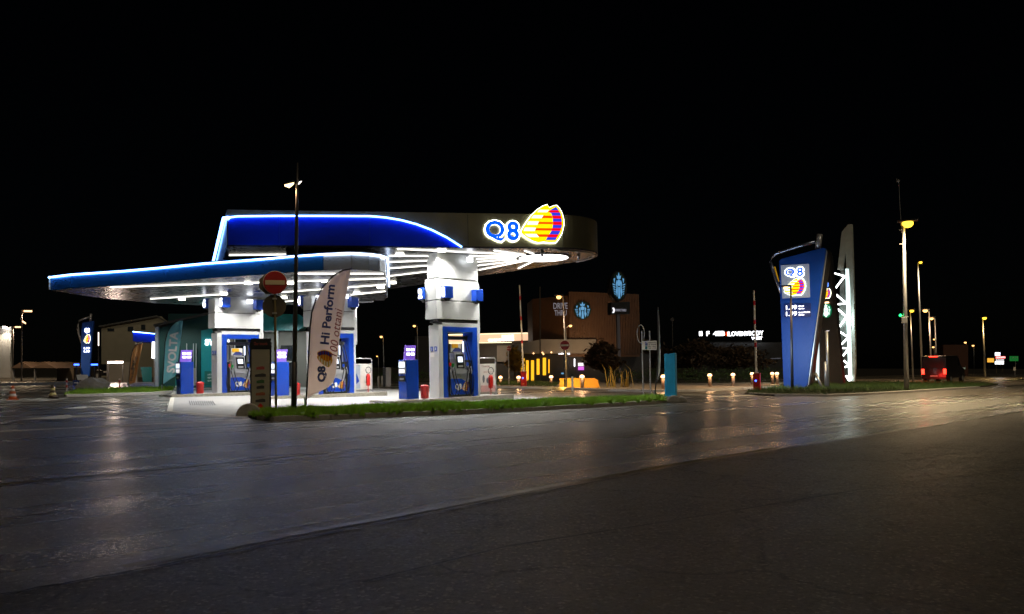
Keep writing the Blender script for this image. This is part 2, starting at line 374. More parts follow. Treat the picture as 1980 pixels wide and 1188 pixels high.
# the near half of the road is newer, duller asphalt that ends in a ragged tar seam
edge = []
for p, q in zip(cl, cl[1:]):
    a_, b_ = G(*p), G(*q)
    for k in range(8): edge.append(a_.lerp(b_, k/8)-V_*(.16+random.uniform(-.02, .02)))
edge.append(G(*cl[-1])-V_*.16)
far_e = [edge[-1]+U*22, Vector((58, 20, 0)), Vector((50, -25, 0)), Vector((-20, -25, 0)), Vector((-12, -8, 0))]
sheet('road_patch', edge+far_e, ASPHN, .004)
b = MB(); 
for a_, c_ in zip(edge, edge[1:]):
    w0 = V_*random.uniform(.015, .03); b.face([(p.x, p.y, gz(p.x)+.012) for p in (a_-w0, c_-w0, c_+w0*.4, a_+w0*.4)])
b.build('tar_seam', SEAM, kind='structure')
for L in (((700,1130),(980,1060),(1300,1010),(1660,950),(1980,905)), ((-20,1010),(330,965),(640,925),(900,893))):
    b = MB()
    for p, q in zip(L, L[1:]):
        a_, c_ = G(*p), G(*q)
        for k in range(10):
            u_, v2 = a_.lerp(c_, k/10), a_.lerp(c_, (k+1)/10); w0 = V_*random.uniform(.004, .014); b.face([(p_.x, p_.y, gz(p_.x)+.013) for p_ in (u_-w0, v2-w0, v2+w0, u_+w0)])
    b.build('tar_seam', SEAM, kind='structure')
def arrow(x0, x1, y0, y1, name='lane_arrow'):
    A = gp([(x0,y0),(x0+(x1-x0)*.42,y0-(y0-y1)*.85),(x0+(x1-x0)*.45,y0-(y0-y1)*.62),(x1,y1),(x1,y1+1),(x0+(x1-x0)*.45,y0-(y0-y1)*.38),(x0+(x1-x0)*.38,y0-(y0-y1)*.15)])
    sheet(name, A, PAINT, .004)
arrow(36, 268, 812, 800.5); arrow(118, 232, 791, 785); arrow(165, 232, 777, 774)
for k in range(5):
    line('hatch_line', (-30+k*26, 777.5-k*.3), (30+k*26, 771-k*.3), .16, PAINT)
line('hatch_line', (-20,789), (20,787), .14, PAINT); line('hatch_line', (-20,784), (38,780), .14, PAINT)
line('hatch_line', (-20,773.5), (85,772), .12, PAINT)
def grate(pts, label):
    P = gp(pts); c = sum(P, Vector())/4; r = empty('drain_grate', (c.x, c.y, gz(c.x)+.004)); tag(r, label, 'drain grate')
    MB().face([(p.x, p.y, gz(p.x)+.006) for p in P]).build('frame', GALV, r, world=True)
    for k in range(12):
        a = P[0].lerp(P[1], (k+.25)/12); c1 = P[0].lerp(P[1], (k+.8)/12); d1 = P[3].lerp(P[2], (k+.8)/12); e = P[3].lerp(P[2], (k+.25)/12)
        L = [a, c1, d1, e]; L = [p.lerp(sum(L, Vector())/4, .06) for p in L]
        MB().prismz([(p.x, p.y) for p in L], lambda x, y: gz(x)+.008, lambda x, y: gz(x)+.014).build('slot', GAP, r, world=True)
grate([(366,784),(418,784.5),(412,776),(364,776)], 'rectangular drain grate set in the pale concrete forecourt')
grate([(204,784),(256,782),(250,778.5),(205,780)], 'drain grate in the dark asphalt lane left of the forecourt')

def kerb(name, L, wd=.16, ht=.12, step=.95, m=KERB):
    """row of kerb stones along a ground line, each stone its own part"""
    r = empty(name, L[0]); r['kind'] = 'structure'
    pts = []
    for a, c in zip(L, L[1:]):
        n = max(1, round((c-a).length/step))
        for i in range(n): pts.append(a.lerp(c, i/n))
    pts.append(L[-1])
    for a, c in list(zip(pts, pts[1:]))[:290]:
        d = (c-a); d.z = 0; d.normalize(); n = Vector((-d.y, d.x, 0)); g = d*.008; j = random.uniform(-.006, .006)
        q = [a+g+n*j, c-g+n*j, c-g+n*(wd+j), a+g+n*(wd+j)]; hh = ht+random.uniform(-.006, .006)
        MB().prismz([(p.x, p.y) for p in q], lambda x, y: gz(x)-.03, lambda x, y: gz(x)+hh).build('kerb_stone', m, r, world=True, bevel=.012)
    return r
def blades(name, poly, n, h, m, base=.0, mound=.0, minsep=0):
    """thousands of single grass blades rising from the soil inside an outline"""
    xs = [p.x for p in poly]; ys = [p.y for p in poly]; cx, cy = sum(xs)/len(xs), sum(ys)/len(ys)
    def inside(x, y):
        c = False; j = len(poly)-1
        for i in range(len(poly)):
            a, d = poly[i], poly[j]
            if (a.y > y) != (d.y > y) and x < (d.x-a.x)*(y-a.y)/(d.y-a.y)+a.x: c = not c
            j = i
        return c
    # triangle-fan areas are uneven; sample edge pairs by rejection in a strip frame
    b = MB(); k = 0; tries = 0
    e = (poly[len(poly)//2]-poly[0]); L = e.length; ex = e.normalized() if L else Vector((1, 0, 0)); ey = Vector((-ex.y, ex.x, 0))
    us = [(p-poly[0]).dot(ex) for p in poly]; vs = [(p-poly[0]).dot(ey) for p in poly]
    while k < n and tries < n*30:
        tries += 1
        q = poly[0]+ex*random.uniform(min(us), max(us))+ey*random.uniform(min(vs), max(vs))
        if not inside(q.x, q.y): continue
        cl_ = .6+.4*sin(q.x*1.7+sin(q.y*2.1)*2)+random.uniform(-.3, .35)
        hh = h*max(.35, cl_)*random.uniform(.6, 1.25); a = random.uniform(0, pi); ww = random.uniform(.006, .013)
        z0 = gz(q.x)+base; lx, ly = random.uniform(-.5, .5)*hh, random.uniform(-.5, .5)*hh
        o = len(b.v); b.v += [(q.x-cos(a)*ww, q.y-sin(a)*ww, z0), (q.x+cos(a)*ww, q.y+sin(a)*ww, z0), (q.x+lx, q.y+ly, z0+hh)]; b.f.append((o, o+1, o+2)); k += 1
    o = b.build(name, m, kind='stuff'); o['label'] = 'short grass'; return o

# planted strip between the forecourt and the road
front = gp([(486,799),(481,803),(484,808),(496,812),(530,815),(640,811.5),(770,806),(900,801),(1000,796.5),(1100,791),(1200,785.5),(1275,780),(1296,776.5)])
kerb('kerb', front, .15, .11)
back = gp([(1290,770.5),(1200,773),(1100,776),(1000,780),(900,784),(770,788),(640,793),(540,797.5),(500,799)])
strip = front+back
sb = sheet('planted_strip', [p+V_*.06 for p in front]+back, SOIL, .075, thick=.1)
inner = [p+V_*.12 for p in front[2:]]+back
g_ = blades('grass', [Vector((p.x, p.y, 0)) for p in inner], 60000, .13, BLADE, .07); 
# weeds hanging over the kerb
wl = [front[i].lerp(front[i+1], random.random()) for i in range(3, 12) for _ in range(6)]
wb = MB()
for p in wl:
    p = p+V_*random.uniform(-.02, .2)
    for k in range(14):
        a = random.uniform(0, 2*pi); r = random.uniform(.05, .17); z = gz(p.x)+.1; o = len(wb.v)
        wb.v += [(p.x-sin(a)*.015, p.y+cos(a)*.015, z), (p.x+sin(a)*.015, p.y-cos(a)*.015, z), (p.x+cos(a)*r+sin(a)*.01, p.y+sin(a)*r-cos(a)*.01, z+random.uniform(-.06, .12)), (p.x+cos(a)*r*.8-sin(a)*.018, p.y+sin(a)*r*.8+cos(a)*.018, z+random.uniform(0, .14))]; wb.f.append((o, o+1, o+2, o+3))
wb.build('weeds', BLADE, kind='stuff')
# grass at the left beyond the service lane
lk = gp([(128,767.5),(200,766),(300,763),(336,759.5)])
kerb('kerb', lk, .3, .1, 1.6, mat('pale_kerb', (.5, .48, .45), .8, var=.2, bump=.3))
lg = [p+V_*.25 for p in lk]+gp([(336,753),(250,753),(170,755),(132,762)])
sheet('planted_strip', lg, SOIL, .06, thick=.08); blades('grass', [Vector((p.x, p.y, 0)) for p in lg], 14000, .16, BLADE, .05)
# island of the price totems, right
rf = gp([(1447,763.5),(1500,766.5),(1600,767.5),(1680,764),(1760,759.5),(1840,754),(1895,750.5)])
kerb('kerb', rf, .2, .1, 1.6, mat('pale_kerb'))
rg = [p+V_*.18 for p in rf]+gp([(1930,745),(1850,741),(1700,741),(1560,744),(1450,757)])
sheet('planted_strip', rg, SOIL, .06, thick=.08); blades('grass', [Vector((p.x, p.y, 0)) for p in rg], 26000, .24, BLADED, .05)
# far kerb and pavement beyond the service lane
fk = gp([(882,746),(960,750.5),(1070,753),(1180,757),(1260,758.5),(1345,757.5),(1500,751)])
kerb('kerb', fk, .25, .12, 1.4, mat('pale_kerb'))
PAVE = mat('warm_paving', (.33, .28, .22), .8, var=.15, bump=.2)
pv = [p+V_*.2 for p in fk]+gp([(1520,741),(1345,744),(1180,744),(1000,739),(880,738)])
sheet('pavement', pv, PAVE, .09, thick=.1)
lawn = gp([(890,745),(960,748.5),(1075,751),(1082,744),(1000,740),(890,739)])
blades('grass', [Vector((p.x, p.y, 0)) for p in lawn], 9000, .22, BLADED, .1)

# ================================================================== CANOPIES
ZU, ZT = EYE+4.18, 6.56
canopy = empty('high_canopy', (-4, 32, 0)); tag(canopy, 'high petrol station canopy with blue swoosh panel, lit letters and rounded right end', 'canopy')
A = H(440,474.5,ZU); C0 = H(1051,495.5,ZU); RC = 2.05
ang = [rad(-78+ (45+78)*i/22) for i in range(23)]
arc = [Vector((C0.x+RC*cos(a), C0.y+RC*sin(a), 0)) for a in ang]
backU = [arc[-1]+V_*t for t in (6, 12, 20)]
S1, S2 = H(438,421,6.36), H(418.5,505,6.36); SD = (S2-S1); S3 = S1+SD*1.7
sideL = [Vector((S3.x,S3.y,0)), Vector((S2.x,S2.y,0)), Vector((S1.x,S1.y,0))]
outU = [Vector((A.x, A.y, 0))]+arc+backU+sideL
OU = [(p.x, p.y) for p in outU]
MB().prismz(OU, ZU+.02, ZT-.03).build('fascia', STEEL, canopy, world=True)
MB().prismz(OU, ZU-.04, ZU+.018).build('soffit', SOFF, canopy, world=True)
MB().prismz([(p.x*1.0, p.y) for p in outU], ZT-.028, ZT+.03).build('roof_edge', STEEL, canopy, world=True)
# bright trim ring on the soffit edge, right end
tr = [Vector((C0.x+(RC-.16)*cos(a), C0.y+(RC-.16)*sin(a), ZU-.06)) for a in ang]+[Vector((p.x-.2, p.y-.2, ZU-.06)) for p in backU]
MB().tube(tr[:23], .035).build('soffit_trim', GALV, canopy, world=True, smooth=True)
be = [arc[-1]+V_*t for t in (1.2, 6, 12, 20)]
MB().tube([Vector((p.x+.04, p.y+.04, ZU+.06)) for p in be], .05).build('edge_light', em('edge_blue_led', (.02, .22, .9), .8), canopy, world=True)
DF = (arc[0]-outU[0]).normalized(); NF = Vector((DF.y, -DF.x, 0))
def onF(px, py, off=0.):
    p0 = outU[0]+NF*off; return PL(px, py, (p0.x, p0.y), (DF.x, DF.y))
def fpoly(pts, o0, o1, name, m, kindparent=canopy, bevel=0):
    b = MB(); a = [onF(*p, off=o1) for p in pts]; c = [q-NF*(o1-o0) for q in a]; n = len(a)
    b.v = [tuple(q) for q in a]+[tuple(q) for q in c]
    b.f = [tuple(reversed(range(n))), tuple(range(n, 2*n))]+[(i, (i+1) % n, n+(i+1) % n, n+i) for i in range(n)]
    return b.build(name, m, kindparent, world=True)
top = [(441,428),(446,422),(460,419.5),(540,419),(620,419),(715,419.5),(745,422),(775,427),(805,435),(835,446),(865,461),(888,474)]
fpoly(top[:4]+[(540,474),(441,473.5)], .005, .05, 'blue_panel', BLUEF)
fpoly([(540.4,419),(620,419),(715,419.5),(715,475.5),(540.4,474)], .005, .05, 'blue_panel', BLUEF)
fpoly([(715.4,419.5)]+top[6:]+[(893,478.5),(715.4,475.6)], .005, .05, 'blue_panel', BLUEF)
ledp = [(437,423),(447,420.3),(460,418.6),(540,417.8),(620,417.8),(715,418.3),(745,420.8),(775,425.8),(805,433.8),(835,445),(865,460),(893,478)]
MB().tube([onF(*p, off=.13) for p in ledp], .028, 6).build('accent_light', LEDC, canopy, world=True)
for (a1, c1) in (((432.5,422),(412.5,505)), ((439.5,426),(421,503))):
    p, q = H(*a1, 6.36), H(*c1, 6.36)
    MB().tube([onF(442,421,off=.1), p, q, p+(q-p)*1.7], .05, 6).build('accent_light', LEDC, canopy, world=True)
# panel joints on the steel
for px in (600, 760, 905, 1088):
    p = onF(px, 450); MB().box(p.x-.006, p.x+.006, p.y-.03, p.y+.01, ZU+.03, ZT-.03).build('panel_joint', GAP, canopy, world=True)
# lit lettering
P0 = onF(938, 466, .02); rzF = math.atan2(DF.y, DF.x)
sign = empty('letter_root', P0, rzF); sign.parent = canopy; sign.location = P0-canopy.location; sign.name = 'illuminated_sign'
def lf(px, py):
    q = onF(px, py, .02)-P0; return (q.x*DF.x+q.y*DF.y, q.z)
x8, zt = lf(1003, 428); 
for ch, a, c, z0, z1 in (('Q', 938, 974.5, 467.5, 428), ('8', 979.5, 1002.5, 466.5, 429)):
    xa, za = lf(a, z0); xb, zb = lf(c, z1)
    letters('letter_halo', ch, xb-xa+.09, zb-za+.09, E_HALO, sign, xa-.045, za-.045, y=-.02, ext=.03, bold=.05)
    letters('letter', ch, xb-xa, zb-za, E_BLUE, sign, xa, za, y=-.06, ext=.05, bold=.03)
xa, za = lf(1006.5, 470); xb, zb = lf(1087.5, 398)
sail(sign, xa, za, xb-xa, zb-za, lit=True, y=-.06, t=.05, big=True, halo=E_HALO)
# soffit light strips radiating from the round end
def strip_light(a, c, z, par, wd=.045, m=LEDS):
    p, q = H(*a, z), H(*c, z); d = (q-p).normalized(); n = Vector((-d.y, d.x, 0))*wd/2
    MB().prismz([(s.x, s.y) for s in (p-n, q-n, q+n, p+n)], z-.075, z-.041).build('light_strip', m, par, world=True)
for a, c in (((768,478.5),(1013,490.5)), ((752,492.5),(1005,493.2)), ((752,504.5),(1000,495.3)), ((752,517),(1003,498)), ((752,532),(1010,501)), ((926,520),(1018,501.5)),
             ((955,481.8),(1018,490.8)), ((1014,482.3),(1034,489.2)), ((1002,517),(1032,502.5)), ((443,491),(553,489.5))):
    strip_light(a, c, ZU, canopy, .038)
DC = C0
b = MB().lathe([(.93, ZU-.09), (.93, ZU-.041)], 36, (DC.x, DC.y)); b.build('round_light', DISCM, canopy, world=True)
MB().lathe([(1.05, ZU-.075), (1.05, ZU-.042)], 36, (DC.x+.0, DC.y)).build('light_ring', GAP, canopy, world=True)
spot('round_lamp', (DC.x+4, DC.y-32, ZU-.2), 330, canopy, (1, .97, .95), rsz=.8)
def downlight(px, py, z, par, r=.14, pw=700, m=LEDW):
    p = H(px, py, z); MB().lathe([(r, z-.085), (r*1.1, z-.041)], 14, (p.x, p.y)).build('downlight', m, par, world=True)
    spot('down_lamp', (p.x-par.location.x, p.y-par.location.y, z-.12-par.location.z), pw, par)
DLM = em('downlight_lens', (1, .95, .8), 14)
for px, py in ((773,490.5), (854,482), (981,493.5), (838,538), (760,545)): downlight(px, py, ZU, canopy, .15, 620, DLM)
for px, py in ((1048,482.5), (1119,489.5)):
    p = H(px, py, ZU); MB().lathe([(.05, ZU-.26), (.05, ZU-.04)], 10, (p.x, p.y)).build('camera_dome', SILV, canopy, world=True, smooth=True)

ZL = EYE+3.23; ZLT = ZL+.50
low = empty('low_canopy', (-9, 29, 0)); tag(low, 'low wing-shaped canopy with blue light edge over the two left pump columns', 'canopy')
lf_ = [(100,560.5),(140,556),(245,549.5),(320,543.5),(400,536.5),(460,532.5),(509,529),(570,524),(626,520.5),(680,518.5),(712,520),(733,522.3),(743,525.5)]
lb_ = [(748,574),(743,579.5),(690,582),(560,588),(405,590),(300,585),(180,573)]
LF = [H(*p, ZL) for p in lf_]; LBk = [H(*p, ZL) for p in lb_]
OL = [(p.x, p.y) for p in LF+LBk]
MB().prismz(OL, ZL+.02, ZLT-.03).build('core', STEEL, low, world=True)
MB().prismz(OL, ZL-.04, ZL+.018).build('soffit', SOFF, low, world=True)
MB().prismz([(p[0], p[1]) for p in OL], ZLT-.028, ZLT+.04).build('roof_edge', mat('dark_roof', (.05, .05, .055), .5, metal=.4), low, world=True)
def fpan(a, c, m, nm='fascia_panel'):
    d = (c-a); d.z = 0; d.normalize(); n = Vector((d.y, -d.x, 0)); g = d*.005
    q = [a+g+n*.004, c-g+n*.004, c-g+n*.03, a+g+n*.03]
    MB().prismz([(p.x, p.y) for p in reversed(q)], ZL-.03, ZLT+.02).build(nm, m, low, world=True)
BL2 = mat('blue_grey_fascia', (.02, .16, .48), .3, metal=.6, var=.05); SF2 = mat('silver_fascia', (.5, .52, .54), .35, metal=.7, var=.05)
allp = LF+[LBk[0]]
for i, (a, c) in enumerate(zip(allp, allp[1:])):
    fpan(a, c, BL2 if i < 8 else SF2)
ml = []
for i, p in enumerate(allp):
    t = (allp[min(i+1, len(allp)-1)]-allp[max(0, i-1)]); t.z = 0; t.normalize(); n = Vector((t.y, -t.x, 0)); ml.append(Vector((p.x, p.y, ZLT-.05))+n*.11)
MB().tube(ml[:7], .03, 6).build('accent_light', LEDB, low, world=True)
MB().tube(ml[6:], .026, 6).build('accent_light', em('cool_led', (.6, .74, 1), 7), low, world=True)
MB().tube([Vector((LF[0].x-.05, LF[0].y-.05, ZL)), Vector((LF[0].x-.05, LF[0].y-.05, ZLT))], .03).build('lit_end_edge', SWHT, low, world=True)  # white tube painted in for the lit edge of the end cap
for a, c in (((213,553),(420,546)), ((400,547),(745,536)), ((291,575.8),(430,567)), ((515,565),(745,548)), ((545,582),(745,561)), ((575,526.3),(742,526.6))):
    strip_light(a, c, ZL, low, .03)
for px, py in ((352,576.5), (433,566), (549,573.5), (629,541), (736,553.5), (563,545), (480,545), (690,565)): downlight(px, py, ZL, low, .13, 400, DLM)
MB().tube([H(583,586,ZL)-Vector((0,0,.1)), H(722,578.5,ZL)-Vector((0,0,.1))], .05).build('edge_rail', GALV, low, world=True)

# ================================================================== PUMP COLUMNS
def column(N, num, zs, soffit, label, s=1.0):
    r = empty('pump_column', (N.x, N.y, gz(N.x)), R45); tag(r, label, 'column', 'white pump columns with a blue portal')
    Wd, D = 1.95, .55; z0 = .12
    S_ = s
    def bx(nm, m, *a, bv=.008): return MB().box(a[0], a[1], a[2], a[3], a[4]*S_, a[5]*S_).build(nm, m, r, bevel=bv)
    bx('portal_leg', WHITE, 0, .20, 0, D, z0, 2.72); bx('portal_leg', WHITE, 1.85, Wd, 0, D, z0, 2.72)
    bx('portal_header', WHITE, .20, 1.85, 0, D, 2.66, 2.80)
    bx('blue_frame', BLUE, .203, .41, -.012, D+.012, z0, 2.657); bx('blue_frame', BLUE, 1.62, 1.847, -.012, D+.012, z0, 2.657)
    bx('blue_frame', BLUE, .413, 1.617, -.012, D+.012, 2.47, 2.657)
    bx('shadow_gap', GAP, .03, Wd-.03, .03, D-.03, 2.82, 2.93)
    for a, c in ((2.93, 3.58), (3.61, 4.2 if s < 1 else 4.36)):
        bx('cladding_panel', WHITE, -.10, Wd-.02, -.03, D+.05, a, c)
    bx('shadow_gap', GAP, -.05, Wd-.06, 0, D, 3.58, 3.61)
    bx('side_fin', WHITE, Wd-.017, Wd+.16, .12, D+.05, 2.2, 4.16 if s < 1 else 4.3)
    zt_ = soffit-gz(N.x)-.04
    bt = 4.2*S_ if s < 1 else 4.36*S_
    if s == 1.0:
        MB().box(.02, Wd-.06, .02, D-.02, bt, bt+.05).build('shadow_gap', GAP, r)
        MB().box(-.03, Wd-.02, -.02, D, bt+.05, zt_-.18).build('cladding_panel', WHITE, r, bevel=.008)
        MB().box(.02, Wd-.06, .02, D-.02, zt_-.18, zt_).build('column_head', WHITE, r)
    else:
        MB().box(.1, Wd-.15, .08, D-.05, bt, zt_).build('column_head', SILV, r)
    # number boxes: on the near face at both ends, and on the far face
    for (x, y, sx, ch, zz) in ((.10, -.19, -1, num[0], 3.66), (Wd-.38, -.17, 1, num[0], 3.62), (-.20, D+.19, -1, num[1], 3.66)):
        bxm = MB().box(x, x+.34, y-.14, y+.14, zz, zz+.42).build('number_box', BLUE, r, bevel=.01)
        fx = x if sx < 0 else x+.34
        if sx < 0: letters('number', ch, .11 if ch == '1' else .2, .34, E_TXT, bxm, (-.05 if ch == '1' else -.10)-y, zz+.04, y=fx, ext=.03, bold=.05, axis='x')
        else: letters('number', ch, .2, .34, E_TXT, bxm, y-.10, zz+.04, y=fx, ext=.03, bold=.05, axis='X')
        MB().prism([(x+.08, zz), (x+.26, zz), (x+.17, zz-.1)], y-.1, y+.1).build('bracket', GAP, bxm)
    for x, ch in ((D-.16, num[1]), (D-.38, num[0])):
        q = MB().box(-.012, -.001, x-.065, x+.065, 1.78*S_, 1.95*S_).build('number_plate', BLUE, r)
        letters('plate_number', ch, .05, .1, INKW, q, -x-.025, 1.815*S_, y=-.012, ext=.004, bold=.02, axis='x')
    MB().box(-.01, -.001, D-.30, D-.08, 1.58*S_, 1.72*S_).build('notice', SWHT, r)
    # up-lighter washing the cladding
    MB().box(Wd*.62, Wd*.62+.22, -.3, -.22, zt_-.28, zt_-.12).build('wall_washer', LEDW, r)
    return r
def col_at(px, Y): p = W(px, 711, Y); return Vector((p.x, Y, 0))
N1, N3, N2 = col_at(849, 27.1), col_at(607, 30.2), col_at(420, 31.6)
column(N1, '12', 0, ZU, 'nearest white pump column, reaching the high canopy, with number boxes 1 and 2')
column(N3, '34', 0, ZL, 'middle white pump column, partly behind the tall beige feather banner', .96)
column(N2, '56', 0, ZL, 'left white pump column, behind the dark advertising board', .96)

# islands
for N, a, c, lab in ((N1, -2.25, 3.45, 'concrete pump island under the nearest column'), (N3, -2.1, 3.3, 'concrete pump island under the middle column'), (N2, -1.95, 3.1, 'concrete pump island under the left column')):
    r = empty('pump_island', (N.x, N.y, gz(N.x)), R45); tag(r, lab, 'kerb island', 'concrete pump islands')
    n = 6
    MB().box(a+.1, c-.1, -.12, .9, -.3, .118).build('slab', CONC, r)
    for i in range(n):
        x0, x1 = a+(c-a)*i/n, a+(c-a)*(i+1)/n
        MB().box(x0+.004, x1-.004, -.28, -.12, -.3, .125).build('kerb_stone', KERB, r, bevel=.015)
        MB().box(x0+.004, x1-.004, .9, 1.06, -.3, .125).build('kerb_stone', KERB, r, bevel=.015)

# dispenser -----------------------------------------------------------
def dispenser():
    r = empty('fuel_dispenser', (0, 0, 0), R45)
    MB().box(.50, 1.55, .08, .5, .12, .2).build('plinth', BLACK, r)
    MB().prism([(.60,.2),(1.5,.2),(1.5,.98),(1.42,1.12),(.68,1.12),(.60,.98)], .10, .48).build('cabinet', SILV, r, bevel=.012)
    MB().box(.44, .598, .12, .46, .2, 1.46).build('side_pillar', BLACK, r, bevel=.01)
    MB().box(1.502, 1.6, .12, .46, .2, 1.46).build('side_pillar', BLACK, r, bevel=.01)
    MB().prism([(.61,.21),(1.49,.21),(1.49,.46),(1.3,.68),(1.1,.78),(.61,.78)], .078, .099).build('blue_front', BLUE, r)
    MB().prism([(.80,.98),(1.27,.96),(1.20,1.72),(.74,1.72)], .02, .30).build('display_housing', SILV, r, bevel=.015)
    MB().prism([(.845,1.16),(1.215,1.15),(1.155,1.66),(.80,1.66)], .005, .019).build('display_bezel', BLACK, r)
    MB().prism([(.90,1.38),(1.12,1.38),(1.10,1.58),(.88,1.58)], -.004, .004).build('screen', E_SCR, r)
    MB().box(.90, 1.13, -.004, .004, 1.2, 1.27).build('keypad', SILV, r)
    q = MB().box(.66, 1.14, .10, .13, 1.74, 2.06).build('advert_panel', SWHT, r)
    MB().box(.68, .98, .085, .099, 1.9, 2.04).build('advert_print', YEL, q)
    MB().prism([(.68,1.76),(1.12,1.76),(1.12,1.86),(.9,1.95)], .088, .099).build('advert_print', INKB, q)
    MB().tube([(.60,.3,1.46),(.60,.3,2.2)], .022).build('mast', GALV, r); MB().tube([(1.5,.3,1.46),(1.5,.3,2.2)], .022).build('mast', GALV, r)
    MB().box(.5, 1.58, .24, .36, 2.2, 2.34).build('hose_beam', mat('dark_beam', (.08,.08,.085), .4, metal=.4), r, bevel=.01)
    for i, (x, mc) in enumerate(((.53, RED), (.66, mat('green_grip', (.01,.3,.06), .4)), (1.36, BLUE), (1.48, BLACK))):
        z = 1.28-.03*(i % 2)
        n = MB().box(x-.035, x+.035, -.02, .06, z-.05, z+.09).build('nozzle', mc, r, bevel=.01)
        MB().tube([(x, -.01, z-.03), (x+.04, -.03, z-.2), (x+.07, .02, z-.3)], .02).build('spout', SILV, n)
        sd = -1 if x < 1 else 1
        e = x+sd*.1
        hs = [(x+.02, -.02, z-.05), (x+.1*(-sd), -.06, .8), (x+.22*(-sd), -.08, .42), (x+.14*(-sd), -.07, .2), (x-.02*sd, -.05, .155), (x+.12*sd, -.02, .35), (x+.16*sd, 0, .9), (x+.10*sd, .1, 1.6), (x+.04*sd, .2, 2.1), (x, .26, 2.26)]
        from mathutils.geometry import interpolate_bezier
        sm = []
        for k in range(len(hs)-1):
            p0, p1, p2, p3 = (Vector(hs[max(k-1, 0)]), Vector(hs[k]), Vector(hs[k+1]), Vector(hs[min(k+2, len(hs)-1)]))
            for j in range(4):
                t = j/4; sm.append(.5*((2*p1)+(p2-p0)*t+(2*p0-5*p1+4*p2-p3)*t*t+(3*p1-p0-3*p2+p3)*t**3))
        sm.append(Vector(hs[-1]))
        MB().tube(sm, .016, 6).build('hose', RUB, r, smooth=True)
    MB().prism([(1.22,1.75),(1.27,1.75),(1.27,2.15),(1.22,2.15)], .1, .13).build('light_bar', E_SCR, r)
    letters('lettering', 'Q8', .30, .24, INKW, r, .80, .36, y=.076, ext=.01, bold=.04)
    e = empty('emblem', (0, 0, 0)); e.parent = r; sail(e, 1.13, .32, .32, .36, lit=False, y=.09, t=.005)
    letters('small_sign', '1.99', .16, .06, INKW, r, .58, 1.5, y=.10, ext=.004)
    return r
D0 = dispenser()
for i, (N, s, lab) in enumerate(((N1, 1, 'fuel dispenser inside the portal of the nearest column'), (N3, .96, 'fuel dispenser half behind the tall beige feather banner'), (N2, .96, 'fuel dispenser in the left column, beside the dark advertising board'))):
    o = D0 if i == 0 else copy_tree(D0)
    o.location = (N.x, N.y, gz(N.x)); o.scale = (1, 1, s); tag(o, lab, 'fuel pump', 'fuel dispensers')

def kiosk():
    r = empty('payment_terminal', (0, 0, 0), R45)
    MB().box(0, .52, 0, .46, .12, 1.46).build('body', BLUE, r, bevel=.015)
    MB().box(-.02, -.001, .03, .43, .98, 1.42).build('terminal_face', SILV, r, bevel=.01)
    MB().box(-.032, -.021, .07, .39, 1.2, 1.38).build('screen', E_SCR, r)
    MB().box(-.03, -.021, .08, .38, 1.02, 1.14).build('keypad', E_WHT, r)
    MB().box(-.03, -.001, .05, .41, .72, .92).build('note_slot', BLACK, r); MB().box(-.036, -.031, .12, .34, .78, .84).build('label_plate', SILV, r)
    MB().prism([(.05,1.46),(.50,1.46),(.56,1.96),(.12,1.96)], .18, .24).build('price_panel', mat('price_board', (.15, .1, .45), .4, emit=(.3, .12, .8), es=.35), r)
    for x in (.15, .34):
        for z in (1.62, 1.77):
            MB().box(x, x+.14, .165, .179, z, z+.08).build('price_display', E_TXT, r)
    return r
K0 = kiosk()
for i, (N, dx, s, lab) in enumerate(((N1, -1.45, 1, 'blue payment terminal with price display left of the nearest column'), (N3, -1.6, .96, 'blue payment terminal between the dark lamp pole and the beige banner'), (N2, -1.5, .96, 'blue payment terminal at the left end of the left island'))):
    o = K0 if i == 0 else copy_tree(K0); p = N+U*dx+V_*(-.02)
    o.location = (p.x, p.y, gz(p.x)); o.scale = (1, 1, s); tag(o, lab, 'terminal', 'blue payment terminals on the islands')
def bucket():
    r = empty('fire_bucket', (0, 0, 0)); MB().lathe([(.13,.12),(.14,.14),(.15,.5),(.16,.52)], 16).build('body', RED, r, smooth=True)
    MB().lathe([(.165,.521),(.165,.56),(.05,.6)], 16).build('lid', RED, r, smooth=True); return r
B0 = bucket()
for i, (N, dx, lab) in enumerate(((N1, -.62, 'red lidded bin at the foot of the nearest column'), (N3, -.75, 'red lidded bin below the hem of the beige banner'), (N2, -.7, 'red lidded bin at the foot of the left column'))):
    o = B0 if i == 0 else copy_tree(B0); p = N+U*dx+V_*.05; o.location = (p.x, p.y, gz(p.x)); tag(o, lab, 'bin', 'red bins on the pump islands')
